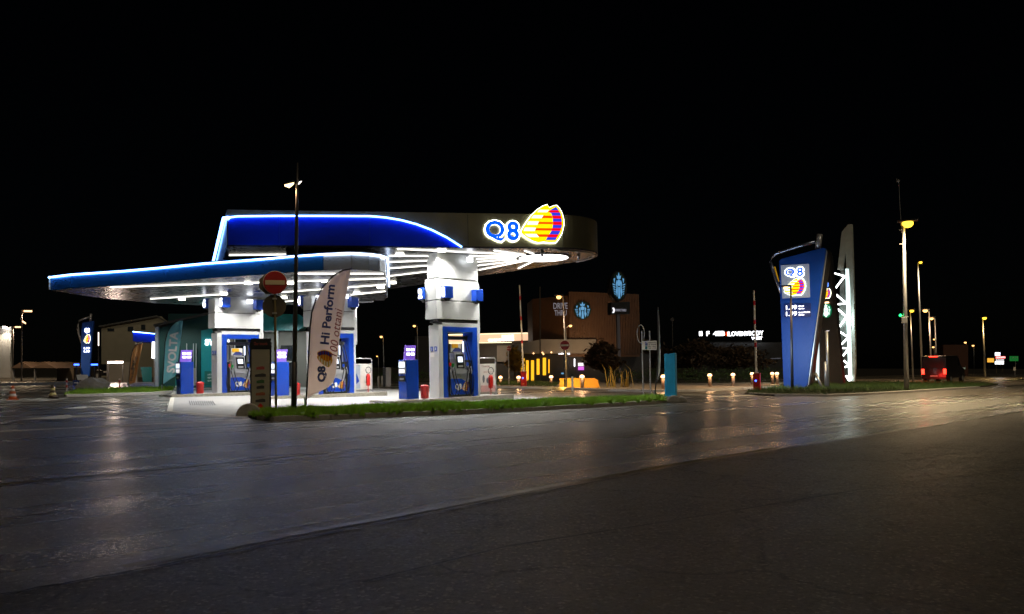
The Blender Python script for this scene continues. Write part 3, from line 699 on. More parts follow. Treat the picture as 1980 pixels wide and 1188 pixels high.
def posterframe(N, dx, lab, printed):
    p = N+U*dx+V_*.25; r = empty('poster_frame', (p.x, p.y, gz(p.x)), R45); tag(r, lab, 'poster frame', 'poster frames on the pump islands')
    MB().tube([(0,0,.12),(0,0,1.5),(.05,0,1.56),(.80,0,1.56),(.85,0,1.5),(.85,0,.12)], .025).build('tube_frame', GALV, r, smooth=True)
    q = MB().box(.03, .82, -.015, .015, .26, 1.34).build('poster_board', SWHT, r)
    if printed:
        MB().box(.05, .80, -.022, -.0165, .28, .52).build('print_panel', mat('pink_print', (.6, .35, .33), .6), q)
        letters('print_title', 'ClubQ8', .4, .07, INKR, q, .12, 1.2, y=-.017, ext=.003)
        letters('print_line', 'offerte per te', .55, .05, INKR, q, .2, 1.0, y=-.017, ext=.003)
        for cx_, cz_, w_, h_ in ((.2, .62, .12, .3), (.42, .6, .16, .22), (.62, .6, .14, .26)):
            MB().circ(cx_, cz_+h_/2, w_/2, -.022, -.0165, 12, h_/2).build('print_figure', mat('grey_print', (.15, .17, .2), .6), q)
    else:
        MB().box(.05, .25, -.022, -.0165, .3, 1.3).build('print_panel', mat('pale_blue_print', (.35, .42, .5), .6), q)
        MB().prism([(.05,.5),(.2,.62),(.05,.95)], -.028, -.0225).build('print_panel', BLUE, q)
    return r
posterframe(N1, 2.15, 'metal frame with a printed pink and white poster right of the nearest column', True)
posterframe(N3, 2.05, 'metal frame with a blank white board right of the middle column', False)
def ext():
    r = empty('fire_extinguisher', (0, 0, 0), R45)
    MB().lathe([(.02,.42),(.085,.44),(.09,.5),(.09,.82),(.06,.9),(.025,.93)], 14).build('cylinder', RED, r, smooth=True)
    MB().tube([(.0,0,.12),(.0,0,.42)], .015).build('stand_post', RED, r); MB().box(-.05, .38, -.03, .03, .12, .145).build('stand_foot', RED, r)
    MB().tube([(.02+.13*cos(a*pi/8), 0, 1.08+.13*sin(a*pi/8)) for a in range(17)], .013).build('hoop', BLACK, r)
    MB().tube([(0,-.03,.9),(-.12,-.05,.8),(-.14,-.05,.55)], .014).build('hose', RUB, r)
    return r
X0 = ext()
for i, (N, dx, lab) in enumerate(((N1, 2.45, 'red fire extinguisher in front of the printed poster frame'), (N3, 2.5, 'red fire extinguisher in front of the blank white board'))):
    o = X0 if i == 0 else copy_tree(X0); p = N+U*dx-V_*.05; o.location = (p.x, p.y, gz(p.x)); tag(o, lab, 'extinguisher', 'fire extinguishers on the islands')

# ================================================================== NEAR STREET THINGS
# advertising board
t = Thing('advert_board', 'dark double-post advertising board with faded logos at the left end of the grass strip', 'sign board', 504, 799, rz='cam', lift=.05)
P = t.P
MB().prism(t.poly([(484,795),(524,795),(525,662),(483,662)]), 0, .16).build('frame', BLACK, t.o, bevel=.01)
MB().prism(t.poly([(486.5,791),(521,791),(521.5,676),(486.5,676)]), -.012, -.001).build('face_panel', mat('dull_panel', (.30, .27, .2), .7, var=.12, vscale=2), t.o)
MB().prism(t.poly([(485.5,674),(523,674),(524,655),(485,655)]), -.02, .18).build('header', BLACK, t.o)
a = P(491,668); letters('lettering', 'Our brands', (P(517,668)[0]-a[0]), .09, INKR, t.o, *a, y=-.021, ext=.004)
for (x0, x1, y, h_, txt, m) in ((497,512,713,6,'MINI',INKR),(494,513,729,6,'K&Line',INKD),(497,512,740,4,'verde',mat('ink_green',(.05,.12,.04),.7)),(498,513,757,7,'Cars',INKD),(497,512,772,7,'BOX',INKR),(494,513,784,5,'Fiorella',INKD)):
    pass
for y, m, w_ in ((712,INKR,15),(726,INKD,20),(738,mat('ink_green',(.05,.12,.04),.7),14),(749,INKD,14),(762,mat('ink_rust',(.3,.1,.04),.7),17),(775,INKD,18)):
    c = P(503.5, y); ww = w_*t.Y/F
    MB().prism([(c[0]-ww/2,c[1]-.04),(c[0]+ww/2,c[1]-.04),(c[0]+ww/2,c[1]+.03),(c[0]+ww*.2,c[1]+.05),(c[0]-ww/2,c[1]+.02)], -.018, -.0125).build('logo_print', m, t.o)
c = P(503.5, 786); MB().prism([(c[0]-.06,c[1]-.07),(c[0]+.06,c[1]-.07),(c[0]+.08,c[1]),(c[0],c[1]+.08),(c[0]-.08,c[1])], -.018, -.0125).build('logo_print', RED, t.o)
MB().box(P(487,795)[0], P(491,795)[0], .05, .12, -.08, P(490,795)[1]).build('leg', BLACK, t.o); MB().box(P(517,795)[0], P(521,795)[0], .05, .12, -.08, P(490,795)[1]).build('leg', BLACK, t.o)
def halfstone(px, py, r_, lab, th=.28):
    t = Thing('stone_block', lab, 'stone', px, py, group='rounded kerb end stones')
    MB().prism([(r_*cos(pi*k/12), max(-.02, r_*sin(pi*k/12))) for k in range(13)], -th/2, th/2).build('block', KERB, t.o, bevel=.03)
halfstone(481, 803.5, .30, 'rounded stone block under the dark advertising board', .5)
halfstone(1318, 778, .20, 'round-topped stone at the right end of the grass strip', .3)
halfstone(1303, 778, .24, 'pale round-topped stone in front of the cyan pillar', .3)

def disc_sign(t, px, py, r, noentry=True, back=False, y=-.04):
    c = t.P(px, py)
    if noentry and not back:
        d = MB().circ(c[0], c[1], r, y-.012, y).build('sign_disc', SRED, t.o)
        MB().circ(c[0], c[1], r*1.03, y+.001, y+.012).build('sign_rim', SWHT if not back else SBACK, t.o)
        MB().box(c[0]-r*.84, c[0]+r*.84, y-.02, y-.0125, c[1]-r*.2, c[1]+r*.2).build('sign_bar', mat('cream_bar', (.34,.30,.2), .5) , d)
    else:
        MB().circ(c[0], c[1], r, y-.012, y).build('sign_back', SBACK, t.o)
t = Thing('road_sign', 'no entry sign over the back of another sign on a pole by the advert board', 'road sign', 534, 797, lift=.06)
MB().tube([(0,0,-.05), (t.P(531,526)[0], 0, t.P(531,526)[1])], .032).build('pole', mat('olive_pole', (.2,.17,.08), .5, metal=.4, var=.2), t.o)
R_ = 22*t.Y/F
disc_sign(t, 532, 547, R_, y=-.05); c = t.P(522, 549)
MB().prism([(c[0]+R_*.98*cos(pi/8+k*pi/4), c[1]+R_*.98*sin(pi/8+k*pi/4)) for k in range(8)], .05, .065).build('octagonal_back', SBACK, t.o)
disc_sign(t, 530.5, 592, R_, back=True, y=.06)
for yy in (533, 560, 578, 606):
    c = t.P(531, yy); MB().box(c[0]-.06, c[0]+.06, -.04, .05, c[1]-.02, c[1]+.02).build('clamp', GALV, t.o)

# lamp post, near
t = Thing('street_lamp', 'tall black lamp post with a glowing warm lantern, rising in front of the canopy', 'street lamp', 568, 800, lift=.06)
top_ = t.P(575.5, 315); bt = t.P(568, 800)
MB().tube([(0,0,-.05), (t.P(569.5,700)[0],0,t.P(569.5,700)[1])], [.075,.068], 12).build('pole', DARKP, t.o, smooth=True)
MB().tube([(t.P(569.5,700)[0],0,t.P(569.5,700)[1]), (t.P(574.5,370)[0],0,t.P(574.5,370)[1]), (top_[0],0,top_[1])], [.062,.04,.02], 12).build('upper_pole', mat('grey_pole', (.09,.08,.07), .45, metal=.4), t.o, smooth=True)
a, c = t.P(574.5, 356), t.P(550, 359)
MB().prism([(c[0],c[1]+.01),(a[0]-.08,a[1]+.02),(a[0]-.08,a[1]+.09),(c[0]+.1,c[1]+.07)], -.09, .09).build('lantern', DARKP, t.o)
MB().prism([(c[0],c[1]),(c[0]+.12,c[1]-.04),(a[0]-.14,a[1]-.05),(a[0]-.08,a[1]+.018)], -.08, .08).build('lens', em('lantern_glow', (1,.68,.32), 3.5), t.o)
d_ = t.P(583.5, 352.5); MB().prism([(a[0]+.03,a[1]-.02),(a[0]+.05,a[1]+.05),(d_[0],d_[1]+.02)], -.05, .05).build('bracket_light', em('small_white', (1,.9,.8), 2), t.o)
spot('lamp', ((a[0]+c[0])/2, 0, a[1]-.12), 110, t.o, (1,.65,.35), rsz=.08)

# feather banners
def feather(name, label, foot, outline, pole, m, Yd=None, turn=0, lift=.06):
    t = Thing(name, label, 'banner', foot[0], foot[1] if Yd is None else None, Y=Yd, turn=turn, lift=lift, group='feather banners')
    # cloth with soft folds
    L = t.poly(outline); n = len(L)//2
    left, right = L[:n], L[n:][::-1]
    b = MB(); cols = 9; rows = []
    for i in range(n):
        a, c = left[i], right[i]
        rows.append([(a[0]+(c[0]-a[0])*k/(cols-1), .035*sin(k*1.3+i*.45)*(k/(cols-1)), a[1]+(c[1]-a[1])*k/(cols-1)) for k in range(cols)])
    for rr in rows: b.v += rr
    for i in range(n-1):
        for k in range(cols-1): q = i*cols+k; b.f.append((q, q+1, q+cols+1, q+cols))
    o = b.build('cloth', m, t.o, smooth=True); md = o.modifiers.new('sub', 'SUBSURF'); md.levels = md.render_levels = 2
    s2 = o.modifiers.new('thick', 'SOLIDIFY'); s2.thickness = .004
    MB().tube([(x, 0, z) for x, z in t.poly(pole)], .022, 8).build('banner_pole', BLACK, t.o, smooth=True)
    MB().tube([(0,0,-.05), (0,0,.3)], .028).build('ground_spike', GALV, t.o)
    return t
out = [(598,765),(594,735),(595.5,700),(597,665),(599,632),(603,604),(611,580),(624,556),(645,534),(664,525),
       (679,521),(676,535),(673,556),(669,582),(665,606),(661,634),(657,665),(653,700),(650,738),(640,744)][:20]
left = [(593,770),(595,735),(596.5,700),(598,665),(600,632),(604,604),(612,580),(625,556),(645,535),(664,524)]
right = [(634,750),(649,736),(651,700),(655,665),(660,632),(664.5,604),(668.5,580),(672,556),(675.5,537),(679,522)]
t = feather('feather_banner', 'tall beige feather banner with Hi Perform 100 ottani lettering on the grass strip', (590,796), left+right[::-1],
            [(590,795),(592,775),(594,740),(597,680),(599.5,632),(603,604),(611,579),(624,555),(645,533),(664,522.5),(680,520.5)], CLOTH)
def vtext(t, name, txt, p0, p1, hpx, m, bold=.02, shear=0, y=-.05):
    a, c = t.P(*p0), t.P(*p1); d = (c[0]-a[0], c[1]-a[1]); L = math.hypot(*d); rot = math.atan2(d[1], d[0])
    return letters(name, txt, L, hpx*t.Y/F, m, t.o, a[0], a[1], y=y, ext=.004, bold=bold, shear=shear, rot=rot)
vtext(t, 'lettering', 'Q8', (632,739), (632,708), 18, INKB, .05)
vtext(t, 'lettering', 'Hi Perform', (636,667), (648,552), 17, INKB, .03)
vtext(t, 'lettering', '100 ottani', (651,690), (662,598), 15, INKR, .0, .25)
e = empty('emblem', (0,0,0)); c = t.P(613, 705); e.parent = t.o; sc_ = t.Y/F
# emblem lies on its side: build it upright, then turn it
sail(e, -.30, -.26, 34*sc_, 30*sc_, lit=False, y=.01, t=.004); e.rotation_euler = (0, -pi/2, 0); e.location = (t.P(622,690)[0]+.03, -.02, t.P(622,690)[1]); 
left = [(314.5,744),(316,715),(317.5,690),(319.5,662),(324,645),(331,631),(340,623),(347,620.5)]
right = [(333,731),(341.5,727),(344,700),(346.5,678),(349,658),(351.5,642),(353,630),(354,620)]
t = feather('feather_banner', 'teal feather banner lettered SVOLTA at the left edge of the forecourt', (313,759.5), left+right[::-1],
            [(313,759),(314,745),(316,715),(317.3,690),(319,662),(323.5,645),(330.5,631),(340,622.3),(354.5,618.5)], TCLOTH, lift=.06)
vtext(t, 'lettering', 'SVOLTA', (338,722), (345,642), 15, INKW, .03)
left = [(249,744),(250.5,725),(252,705),(254,690),(257,677),(262,668),(268,664)]
right = [(262,740),(264,727),(267,708),(270,692),(273,678),(275.5,668),(277,663)]
t = feather('feather_banner', 'orange feather banner printed with dark words, standing behind the left lawn', (248,752), left+right[::-1],
            [(248,751),(249,740),(251.5,705),(253.6,690),(256.6,677),(261.7,667.5),(277,662.5)], OCLOTH)
vtext(t, 'lettering', 'Easy', (259,715), (262,697), 6, INKD); vtext(t, 'lettering', 'Piadina Shop', (257,737), (266,690), 5, INKD)
left = [(1270,740),(1272,720),(1273,700),(1273.5,680),(1274,650),(1273.5,620),(1272,602),(1271.5,596)]
right = [(1272,737),(1276.5,720),(1277,700),(1277,680),(1276,650),(1275,620),(1273.5,604),(1273,596)]
t = feather('feather_banner', 'white feather banner seen edge-on at the right end of the grass strip', (1266,773), left+right[::-1],
            [(1266,772),(1268,745),(1270.5,725),(1272,700),(1272.8,650),(1272.2,610),(1272,594)], mat('white_cloth', (.6,.6,.58), .8))

# dark lamp etc on the strip's right end
t = Thing('parking_sign', 'white parking sign board with a blue P on two thin poles', 'sign', 1254, 764)
for px, top__ in ((1244, 640), (1258, 640)):
    a = t.P(px, 764); c = t.P(px-3 if px < 1250 else px-2, top__); MB().tube([(a[0],0,0),(c[0],0,c[1])], .03).build('pole', GALV, t.o)
MB().prism(t.poly([(1241,677),(1270,677),(1270,659),(1241,660)]), -.05, -.03).build('board', SWHT, t.o)
q = MB().prism(t.poly([(1247.5,668.5),(1252,668.5),(1252,660.5),(1247.5,660.5)]), -.056, -.0505).build('parking_square', BLUE, t.o)
a = t.P(1248.6,662); letters('parking_letter', 'P', .07, .16, INKW, q, a[0], t.P(1248.6,667)[1], y=-.057, ext=.003)
for i, tx in enumerate(('RISERVATO', 'ai clienti', 'lun - dom', '8.00 - 21.00')):
    a = t.P(1254, 664.5+i*3.4); letters('lettering', tx, 14*t.Y/F, 2.2*t.Y/F, INKD, t.o, a[0], a[1], y=-.051, ext=.003, bold=.02)
MB().prism(t.poly([(1247.5,676),(1251.5,676),(1251.5,670),(1247.5,670)]), -.056, -.0505).build('pictogram', mat('teal_print', (.02,.2,.25), .5), t.o)
c = t.P(1239, 646); MB().tube([(c[0]+.16*cos(k*pi/10), 0, c[1]+.4*sin(k*pi/10)) for k in range(21)], .018).build('hoop', GALV, t.o)
t = Thing('cyan_pillar', 'upright cyan fabric pillar on the right end of the grass strip', 'banner pillar', 1297, 775, turn=-.25, lift=.08)
MB().prism(t.poly([(1287,771.5),(1308,771.5),(1307,683),(1286,685)]), -.12, .12).build('cloth_cover', CYAN, t.o, bevel=.02)
for k, px in enumerate((1291,1296,1301)):
    a = t.P(px, 771); c = t.P(px-.6, 684.5); MB().tube([(a[0],-.121,a[1]),(c[0],-.121,c[1])], .01).build('fold', CYAN, t.o)
MB().box(-.3, .3, -.2, .2, -.05, .08).build('base', KERB, t.o)

# no entry signs beyond the lane
for px, py, base, r, lab in ((1092,668,757,9.2,'bright no entry sign on a pole in front of the coffee shop'), (984,674,748,4.5,'small dim no entry sign left of the coffee shop windows')):
    t = Thing('no_entry_sign', lab, 'road sign', px, base, group='no entry signs beyond the lane')
    MB().tube([(0,0,0),(t.P(px-1,py)[0],0,t.P(px-1,py)[1])], .03).build('pole', GALV if r < 9 else DARKP, t.o); disc_sign(t, px, py, r*t.Y/F, y=-.05)
# traffic barriers with raised arms
def barrier(px, py, armtop, lab, xs, wob):
    t = Thing('traffic_barrier', lab, 'barrier', px, py, turn=-.15, group='red traffic barriers with raised white arms')
    s = t.Y/F; a = t.P(px, xs)
    MB().box(-.17, .17, -.14, .14, 0, a[1]).build('cabinet', RED, t.o, bevel=.02)
    MB().box(-.19, .19, -.16, .16, a[1]+.001, a[1]+.05).build('cap', mat('red_cap', (.4,.02,.02), .4), t.o)
    MB().circ(-.03, a[1]*.62, .045, -.16, -.141).build('blue_lamp', E_BLU2, t.o); MB().box(-.06, .06, -.146, -.141, a[1]*.22, a[1]*.26).build('badge', YEL, t.o)
    top_ = t.P(px+wob, armtop)
    arm = MB().prism([(-.05,a[1]+.05),(.05,a[1]+.05),(top_[0]+.03,top_[1]),(top_[0]-.03,top_[1])], -.10, -.06).build('arm', SWHT, t.o)
    for f in (.35, .62, .85):
        x = top_[0]*f; z = a[1]+(top_[1]-a[1])*f; MB().box(x-.045, x+.045, -.104, -.056, z-.11, z+.11).build('red_band', RED, arm)
    MB().box(-.12, .1, -.05, .05, a[1]+.05, a[1]+.12).build('pivot', SILV, t.o)
    return t
barrier(1464, 757, 562, 'traffic barrier on the totem island, arm raised, right of the bollard lights', 724, -6)
barrier(1013, 749.5, 552, 'traffic barrier with raised arm left of the amber windows', 720, -8)
# bollard lights
bl = [(968,745,729,'dim lit bollard at the left on the far lawn'),(1003,747,729,'lit bollard touching the left traffic barrier'),(1066,746,728,'lit bollard under the amber windows'),
      (1126,754,727,'lit bollard in front of the orange wall'),(1283,756,727,'lit bollard just left of the cyan pillar'),(1373,751,724.5,'lit bollard right of the cyan pillar'),
      (1418,749.5,723.5,'lit bollard midway between cyan pillar and barrier'),(1455,747,722,'lit bollard hidden behind the right barrier'),(1494,745,721.5,'lit bollard left of the blue totem'),(1503,745.5,721.5,'lit bollard touching the blue totem')]
for px, py, ty, lab in bl:
    t = Thing('bollard_light', lab, 'bollard light', px, py, group='bollard lights along the far pavement', lift=.05)
    z = t.P(px, ty)[1]
    MB().lathe([(.10,0),(.10,z-.1)], 12).build('post', mat('bollard_post', (.22,.16,.12), .6, var=.1), t.o, smooth=True)
    MB().lathe([(.12,z-.1),(.13,z-.04),(.10,z+.03),(.02,z+.05)], 12).build('lens', LBOL, t.o, smooth=True)
    point('bulb', (0,-.2,z+.05), 26, t.o, (1,.55,.25), .1)
    b_ = MB().circ(0,0,.01,0,.01,6)

# ================================================================== COFFEE SHOP AND NEIGHBOURS
t = Thing('coffee_shop', 'low drive-thru coffee shop with brown slatted tower and amber lit windows', 'building', 1150, 752, Y=66, rz=rad(4))
Yc = t.Y
def prt(pts, y0, y1, nm, m, par=None, **k): return MB().prism(t.poly(pts), y0, y1).build(nm, m, par or t.o, **k)
tw = prt([(1100,690),(1237,690),(1235,570),(1100,564)], 0, 8, 'tower', BRICK)
b = MB(); x0 = t.P(1100,600)[0]; x1 = t.P(1236,600)[0]; zb = t.P(1100,688)[1]
n = 44
for k in range(n):
    x = x0+(x1-x0)*(k+.5)/n; zt2 = t.P(1100+(136)*(k/n), 564.5+5*(k/n))[1]; b.box(x-.035, x+.035, -.12, -.003, zb, zt2)
b.build('slat_cladding', mat('brown_slat', (.12,.06,.03), .6, var=.25, vscale=2), t.o, kind='stuff')
# left return face turned towards the station
xa, za = t.P(1100, 564); xl = t.P(1063, 600)[0]
wl_ = MB(); q = [(xa-.003, 0), (xl-1.2, 3.2), (xl-1.2, 8), (xa-.003, 8)]
wl_.prismz(q, zb, t.P(1063,572)[1]); wl_.build('tower_side', BRICK, t.o)
for tx, a_, c_ in (('DRIVE', (1070,598), (1097,586)), ('THRU', (1072,611), (1095,600))):
    a = t.P(*a_); c = t.P(*c_)
    o = letters('lettering', tx, (c[0]-a[0]), (c[1]-a[1]), E_DIM, t.o, a[0], a[1], y=-.08, ext=.06, bold=.0)
def coffee_emblem(par, cx, cz, rx, rz, y, mb=E_CYN, bgm=None):
    """crowned round badge, simplified: disc, crown, face, wavy hair and side fins"""
    d = MB().circ(cx, cz, rx, y, y+.12, 32, rz).build('emblem_disc', bgm or mat('badge_green', (.004,.03,.02), .5), par)
    def p(L, m=mb): MB().prism([(cx+a*rx, cz+c*rz) for a, c in L], y-.05, y-.001).build('emblem_shape', m, d)
    p([(-.22,.5),(-.3,.74),(-.12,.66),(0,.95),(.12,.66),(.3,.74),(.22,.5)])
    MB().circ(cx, cz+.22*rz, .2*rx, y-.05, y-.001, 14, .24*rz).build('emblem_shape', mb, d)
    for s in (-1, 1):
        p([(s*.26,.42),(s*.42,.2),(s*.34,-.1),(s*.46,-.42),(s*.3,-.78),(s*.2,-.4),(s*.24,0)])
        p([(s*.55,.55),(s*.74,.5),(s*.66,.2)])
        for k in range(5):
            z = .1-k*.17; p([(s*.55,z),(s*(.9-.05*k),z+.06),(s*(.86-.06*k),z-.03),(s*.52,z-.07)])
    p([(-.09,-.08),(.09,-.08),(.13,-.9),(-.13,-.9)], E_WHT if mb is E_CYN and False else mb)
c = t.P(1125.5, 601); rr_ = 16.5*Yc/F
coffee_emblem(t.o, c[0], c[1], rr_, rr_*1.05, -.25)
# ground floor
prt([(1010,752),(1260,752),(1260,684),(1010,684)], 1.0, 9, 'ground_floor', DARKW)
prt([(990,684),(1150,684),(1150,657),(1045,657),(994,667)], -.6, 5, 'roof_slab', GREYW)
for i, (a_, c_, y0_, y1_) in enumerate(((1009,1016,693,722),(1019,1024,697,743),(1029,1034.5,697,743),(1040,1046,694,725),(1052,1058,692,726),(1063,1065,695,722))):
    prt([(a_,y1_),(c_,y1_),(c_,y0_),(a_,y0_)], .9, .998, 'window', E_YW)
for px, py in ((1030,684),(1047,682.5),(1049,685.5),(1064,682)):
    c = t.P(px, py); MB().circ(c[0], c[1], .06, -.8, -.7, 8).build('ceiling_lamp', LORG, t.o)
a = t.P(1078,686); letters('lettering', 'coffee', 13*Yc/F, 2.6*Yc/F, E_TXT, t.o, a[0], a[1], y=-.62, ext=.05); a = t.P(1095,686.5); letters('lettering', 'no', 5*Yc/F, 3.2*Yc/F, E_TXT, t.o, a[0], a[1], y=-.62, ext=.05)
prt([(1121,708),(1131,708),(1131,702),(1121,702)], .8, .9, 'menu_screen', E_WHT); prt([(1121,716),(1132,716),(1132,709),(1121,709)], .8, .9, 'menu_screen', E_PUR)
prt([(1112,709),(1113.5,709),(1113.5,694),(1112,694)], .5, .6, 'light_tube', E_TXT); prt([(1087,724),(1091.5,724),(1091.5,721),(1087,721)], .5, .6, 'menu_screen', E_CYN)
spot('facade_wash', (t.P(1120,600)[0], -5, t.P(1120,690)[1]), 420, t.o, (1,.6,.3), size=110, rot=(rad(125),0,0), rsz=.4)  # unseen spot added to brighten the tower front

t = Thing('furniture_store', 'long low store with a glowing cream lightbox sign left of the coffee shop', 'building', 960, Y=82, rz=rad(-6))
prt([(800,735),(1052,735),(1052,650),(800,650)], .5, 12, 'store_body', DARKW)
prt([(868,664),(1052,657),(1051,644),(868,648)], -.3, .45, 'lightbox', E_SBX)
prt([(868,665.2),(990,663),(990,661.8),(868,663.8)], -.4, -.31, 'edge_tube', E_SBE); prt([(868,648),(1052,644.4),(1052,643.2),(868,646.8)], -.4, -.31, 'edge_tube', E_SBE); prt([(1050,657),(1052,657),(1052,644.4),(1050,644.4)], -.4, -.31, 'edge_tube', E_SBE)
a = t.P(945,660.6); letters('lettering', 'CUCINE', 25*t.Y/F, 4.2*t.Y/F, E_TXT, t.o, a[0], a[1], y=-.32, ext=.06, bold=.03); a = t.P(972,660); letters('lettering', 'LUBE', 22*t.Y/F, 11*t.Y/F, E_TXT, t.o, a[0], a[1], y=-.32, ext=.06, bold=.04)
prt([(960,700),(990,700),(990,668),(960,668)], .3, .48, 'entrance_panel', GREYW)
spot('store_lamp', (0,-3,5), 500, t.o, (1,.7,.45), size=150)

t = Thing('low_wall', 'low ochre wall lit orange in front of the coffee shop', 'wall', 1120, 753)
P = t.P
prt([(1082,755),(1160,751),(1156,735),(1150,731.5),(1082,731.5)], 0, .25, 'wall_panel', mat('ochre_wall', (.62,.33,.05), .7, var=.1))
for px in (1095, 1127): prt([(px-1.5,754),(px+1.5,754),(px+1.5,731),(px-1.5,731)], -.06, -.003, 'wall_post', DARKW)
spot('wall_wash', (P(1090,740)[0], -1.0, .15), 60, t.o, (1,.62,.1), size=150, rot=(rad(105),0,0)); spot('wall_wash', (P(1112,740)[0], -1.0, .15), 40, t.o, (1,.55,.08), size=150, rot=(rad(105),0,0)); spot('wall_wash', (P(1142,740)[0], -1.0, .15), 30, t.o, (1,.45,.08), size=150, rot=(rad(105),0,0))

# coffee pole sign
t = Thing('pole_sign', 'tall pole sign with a pale blue oval badge above a dark drive thru board', 'pole sign', 1197, Y=58, turn=.5)
MB().box(-.12, .12, -.1, .1, 0, t.P(1197,600)[1]).build('pole', mat('grey_post', (.16,.16,.2), .4, metal=.4), t.o)
c = t.P(1190, 554); coffee_emblem(t.o, c[0]+.1, c[1], 15*t.Y/F, 27*t.Y/F, -.35)
MB().circ(c[0]+.15, c[1], 19*t.Y/F, -.2, .3, 32, 30*t.Y/F).build('badge_case', BLACK, t.o)
prt([(1178,609),(1214,608),(1214,584),(1178,586)], -.3, .3, 'board', BLACK)
a = t.P(1186,605); 
aa = t.P(1186.5,603); letters('lettering', 'DRIVE THRU', 20*t.Y/F/cos(.5), 4.6*t.Y/F, E_DIM, t.o, aa[0], aa[1], y=-.31, ext=.03, bold=.03)
MB().prism(t.poly([(1180,606),(1183,606),(1185,601),(1183,596),(1180,596),(1182,601)]), -.36, -.31).build('arrow_mark', E_WHT, t.o)

# lit letters of the shop behind
t = Thing('roof_sign', 'white lit ILOVEMYBODY letters on a dark low building', 'sign', 1413, Y=95)
prt([(1340,735),(1560,735),(1560,662),(1340,662)], 1, 14, 'low_building', DARKW)
for tx, x0_, x1_ in (('II', 1352, 1358), ('F', 1366, 1372), ('4EB', 1379, 1401)):
    a = t.P(x0_, 650); letters('lettering', tx, (x1_-x0_)*t.Y/F, 9*t.Y/F, E_TXT, t.o, a[0], a[1], ext=.08, bold=.03)
a = t.P(1403,650); letters('lettering', 'i', 3*t.Y/F, 8*t.Y/F, E_ORG, t.o, a[0], a[1], ext=.08, bold=.03)
a = t.P(1407,650.5); letters('lettering', 'ILOVEMYBODY', 66*t.Y/F, 8.6*t.Y/F, E_TXT, t.o, a[0], a[1], ext=.08, bold=.03)
a = t.P(1453,657.5); letters('lettering', 'WEST', 20*t.Y/F, 5.6*t.Y/F, E_TXT, t.o, a[0], a[1], ext=.08, bold=.04)
prt([(1352,663),(1474,663),(1474,661),(1352,661)], .2, .4, 'sign_rail', DARKP)
a = t.P(1491,695); letters('lettering', 'parrucchieri', 18*t.Y/F, 2.6*t.Y/F, E_DIM, t.o, a[0], a[1], y=.95, ext=.04)

# ================================================================== PLANTS
def leaves(mb, c, rx, ry, rz, n, s):
    for _ in range(n):
        a = random.uniform(0, 2*pi); ph = math.acos(random.uniform(-1, 1)); rr = random.uniform(.35, 1)**.6
        k = 1+.25*sin(3*a+c[0])+.2*sin(5*ph)
        p = Vector((c[0]+rx*rr*k*sin(ph)*cos(a), c[1]+ry*rr*k*sin(ph)*sin(a), c[2]+rz*rr*k*cos(ph)))
        d = Vector((random.uniform(-1, 1), random.uniform(-1, 1), random.uniform(-.6, .6))).normalized()*s; e = d.cross(Vector((random.uniform(-1, 1), random.uniform(-1, 1), 1))).normalized()*s*.45
        o = len(mb.v); mb.v += [tuple(p-d), tuple(p+e), tuple(p+d), tuple(p-e)]; mb.f.append((o, o+1, o+2, o+3))
def tree(px, Y, h, cr, lab, m=LEAF, n=2200, s=.12, name='small_tree', cat='tree', low=.4, group='trees and shrubs behind the lane'):
    p = at(px, Y); r = empty(name, p); tag(r, lab, cat, group)
    MB().tube([(0,0,0),(.05,.03,h*.35),(-.04,0,h*.7)], [.09,.06,.03]).build('trunk', BARK, r)
    for k in range(4): a = k*1.7; MB().tube([(0,0,h*.35),(cos(a)*cr*.5,sin(a)*cr*.5,h*.65)], [.04,.015], 5).build('branch', BARK, r)
    b = MB(); 
    for k in range(7):
        a = random.uniform(0, 2*pi); q = random.uniform(0, .55); leaves(b, (cos(a)*cr*q, sin(a)*cr*q, h*(low+(1-low)*random.uniform(.15, .85))), cr*.55, cr*.55, h*.2, n//7, s)
    b.build('crown', m, r)
tree(994, 58, 2.6, .9, 'slender tree coloured amber as if lit from below, beside the left barrier', mat('amber_lit_leaf', (.28,.17,.02), .6, var=.4))  # amber light is painted into the leaf colour, no lamp below
tree(1172, 57, 2.9, 1.8, 'dark bushy tree right of the grey roof slab', m=mat('dusky_leaf', (.06,.035,.015), .7, var=.4), n=3000, s=.2)
tree(1345, 75, 3.6, 3.2, 'dark reddish tree behind the parking sign', n=3000, s=.22, m=mat('dusky_leaf', (.06,.035,.015), .7, var=.4))
tree(1425, 78, 3.2, 3.4, 'dark tree below the lit shop letters', n=3000, s=.22, m=mat('dusky_leaf'))
tree(1245, 76, 3.6, 3.0, 'dark tree behind the round hoop of the parking sign', n=3000, s=.22, m=mat('dusky_leaf'))
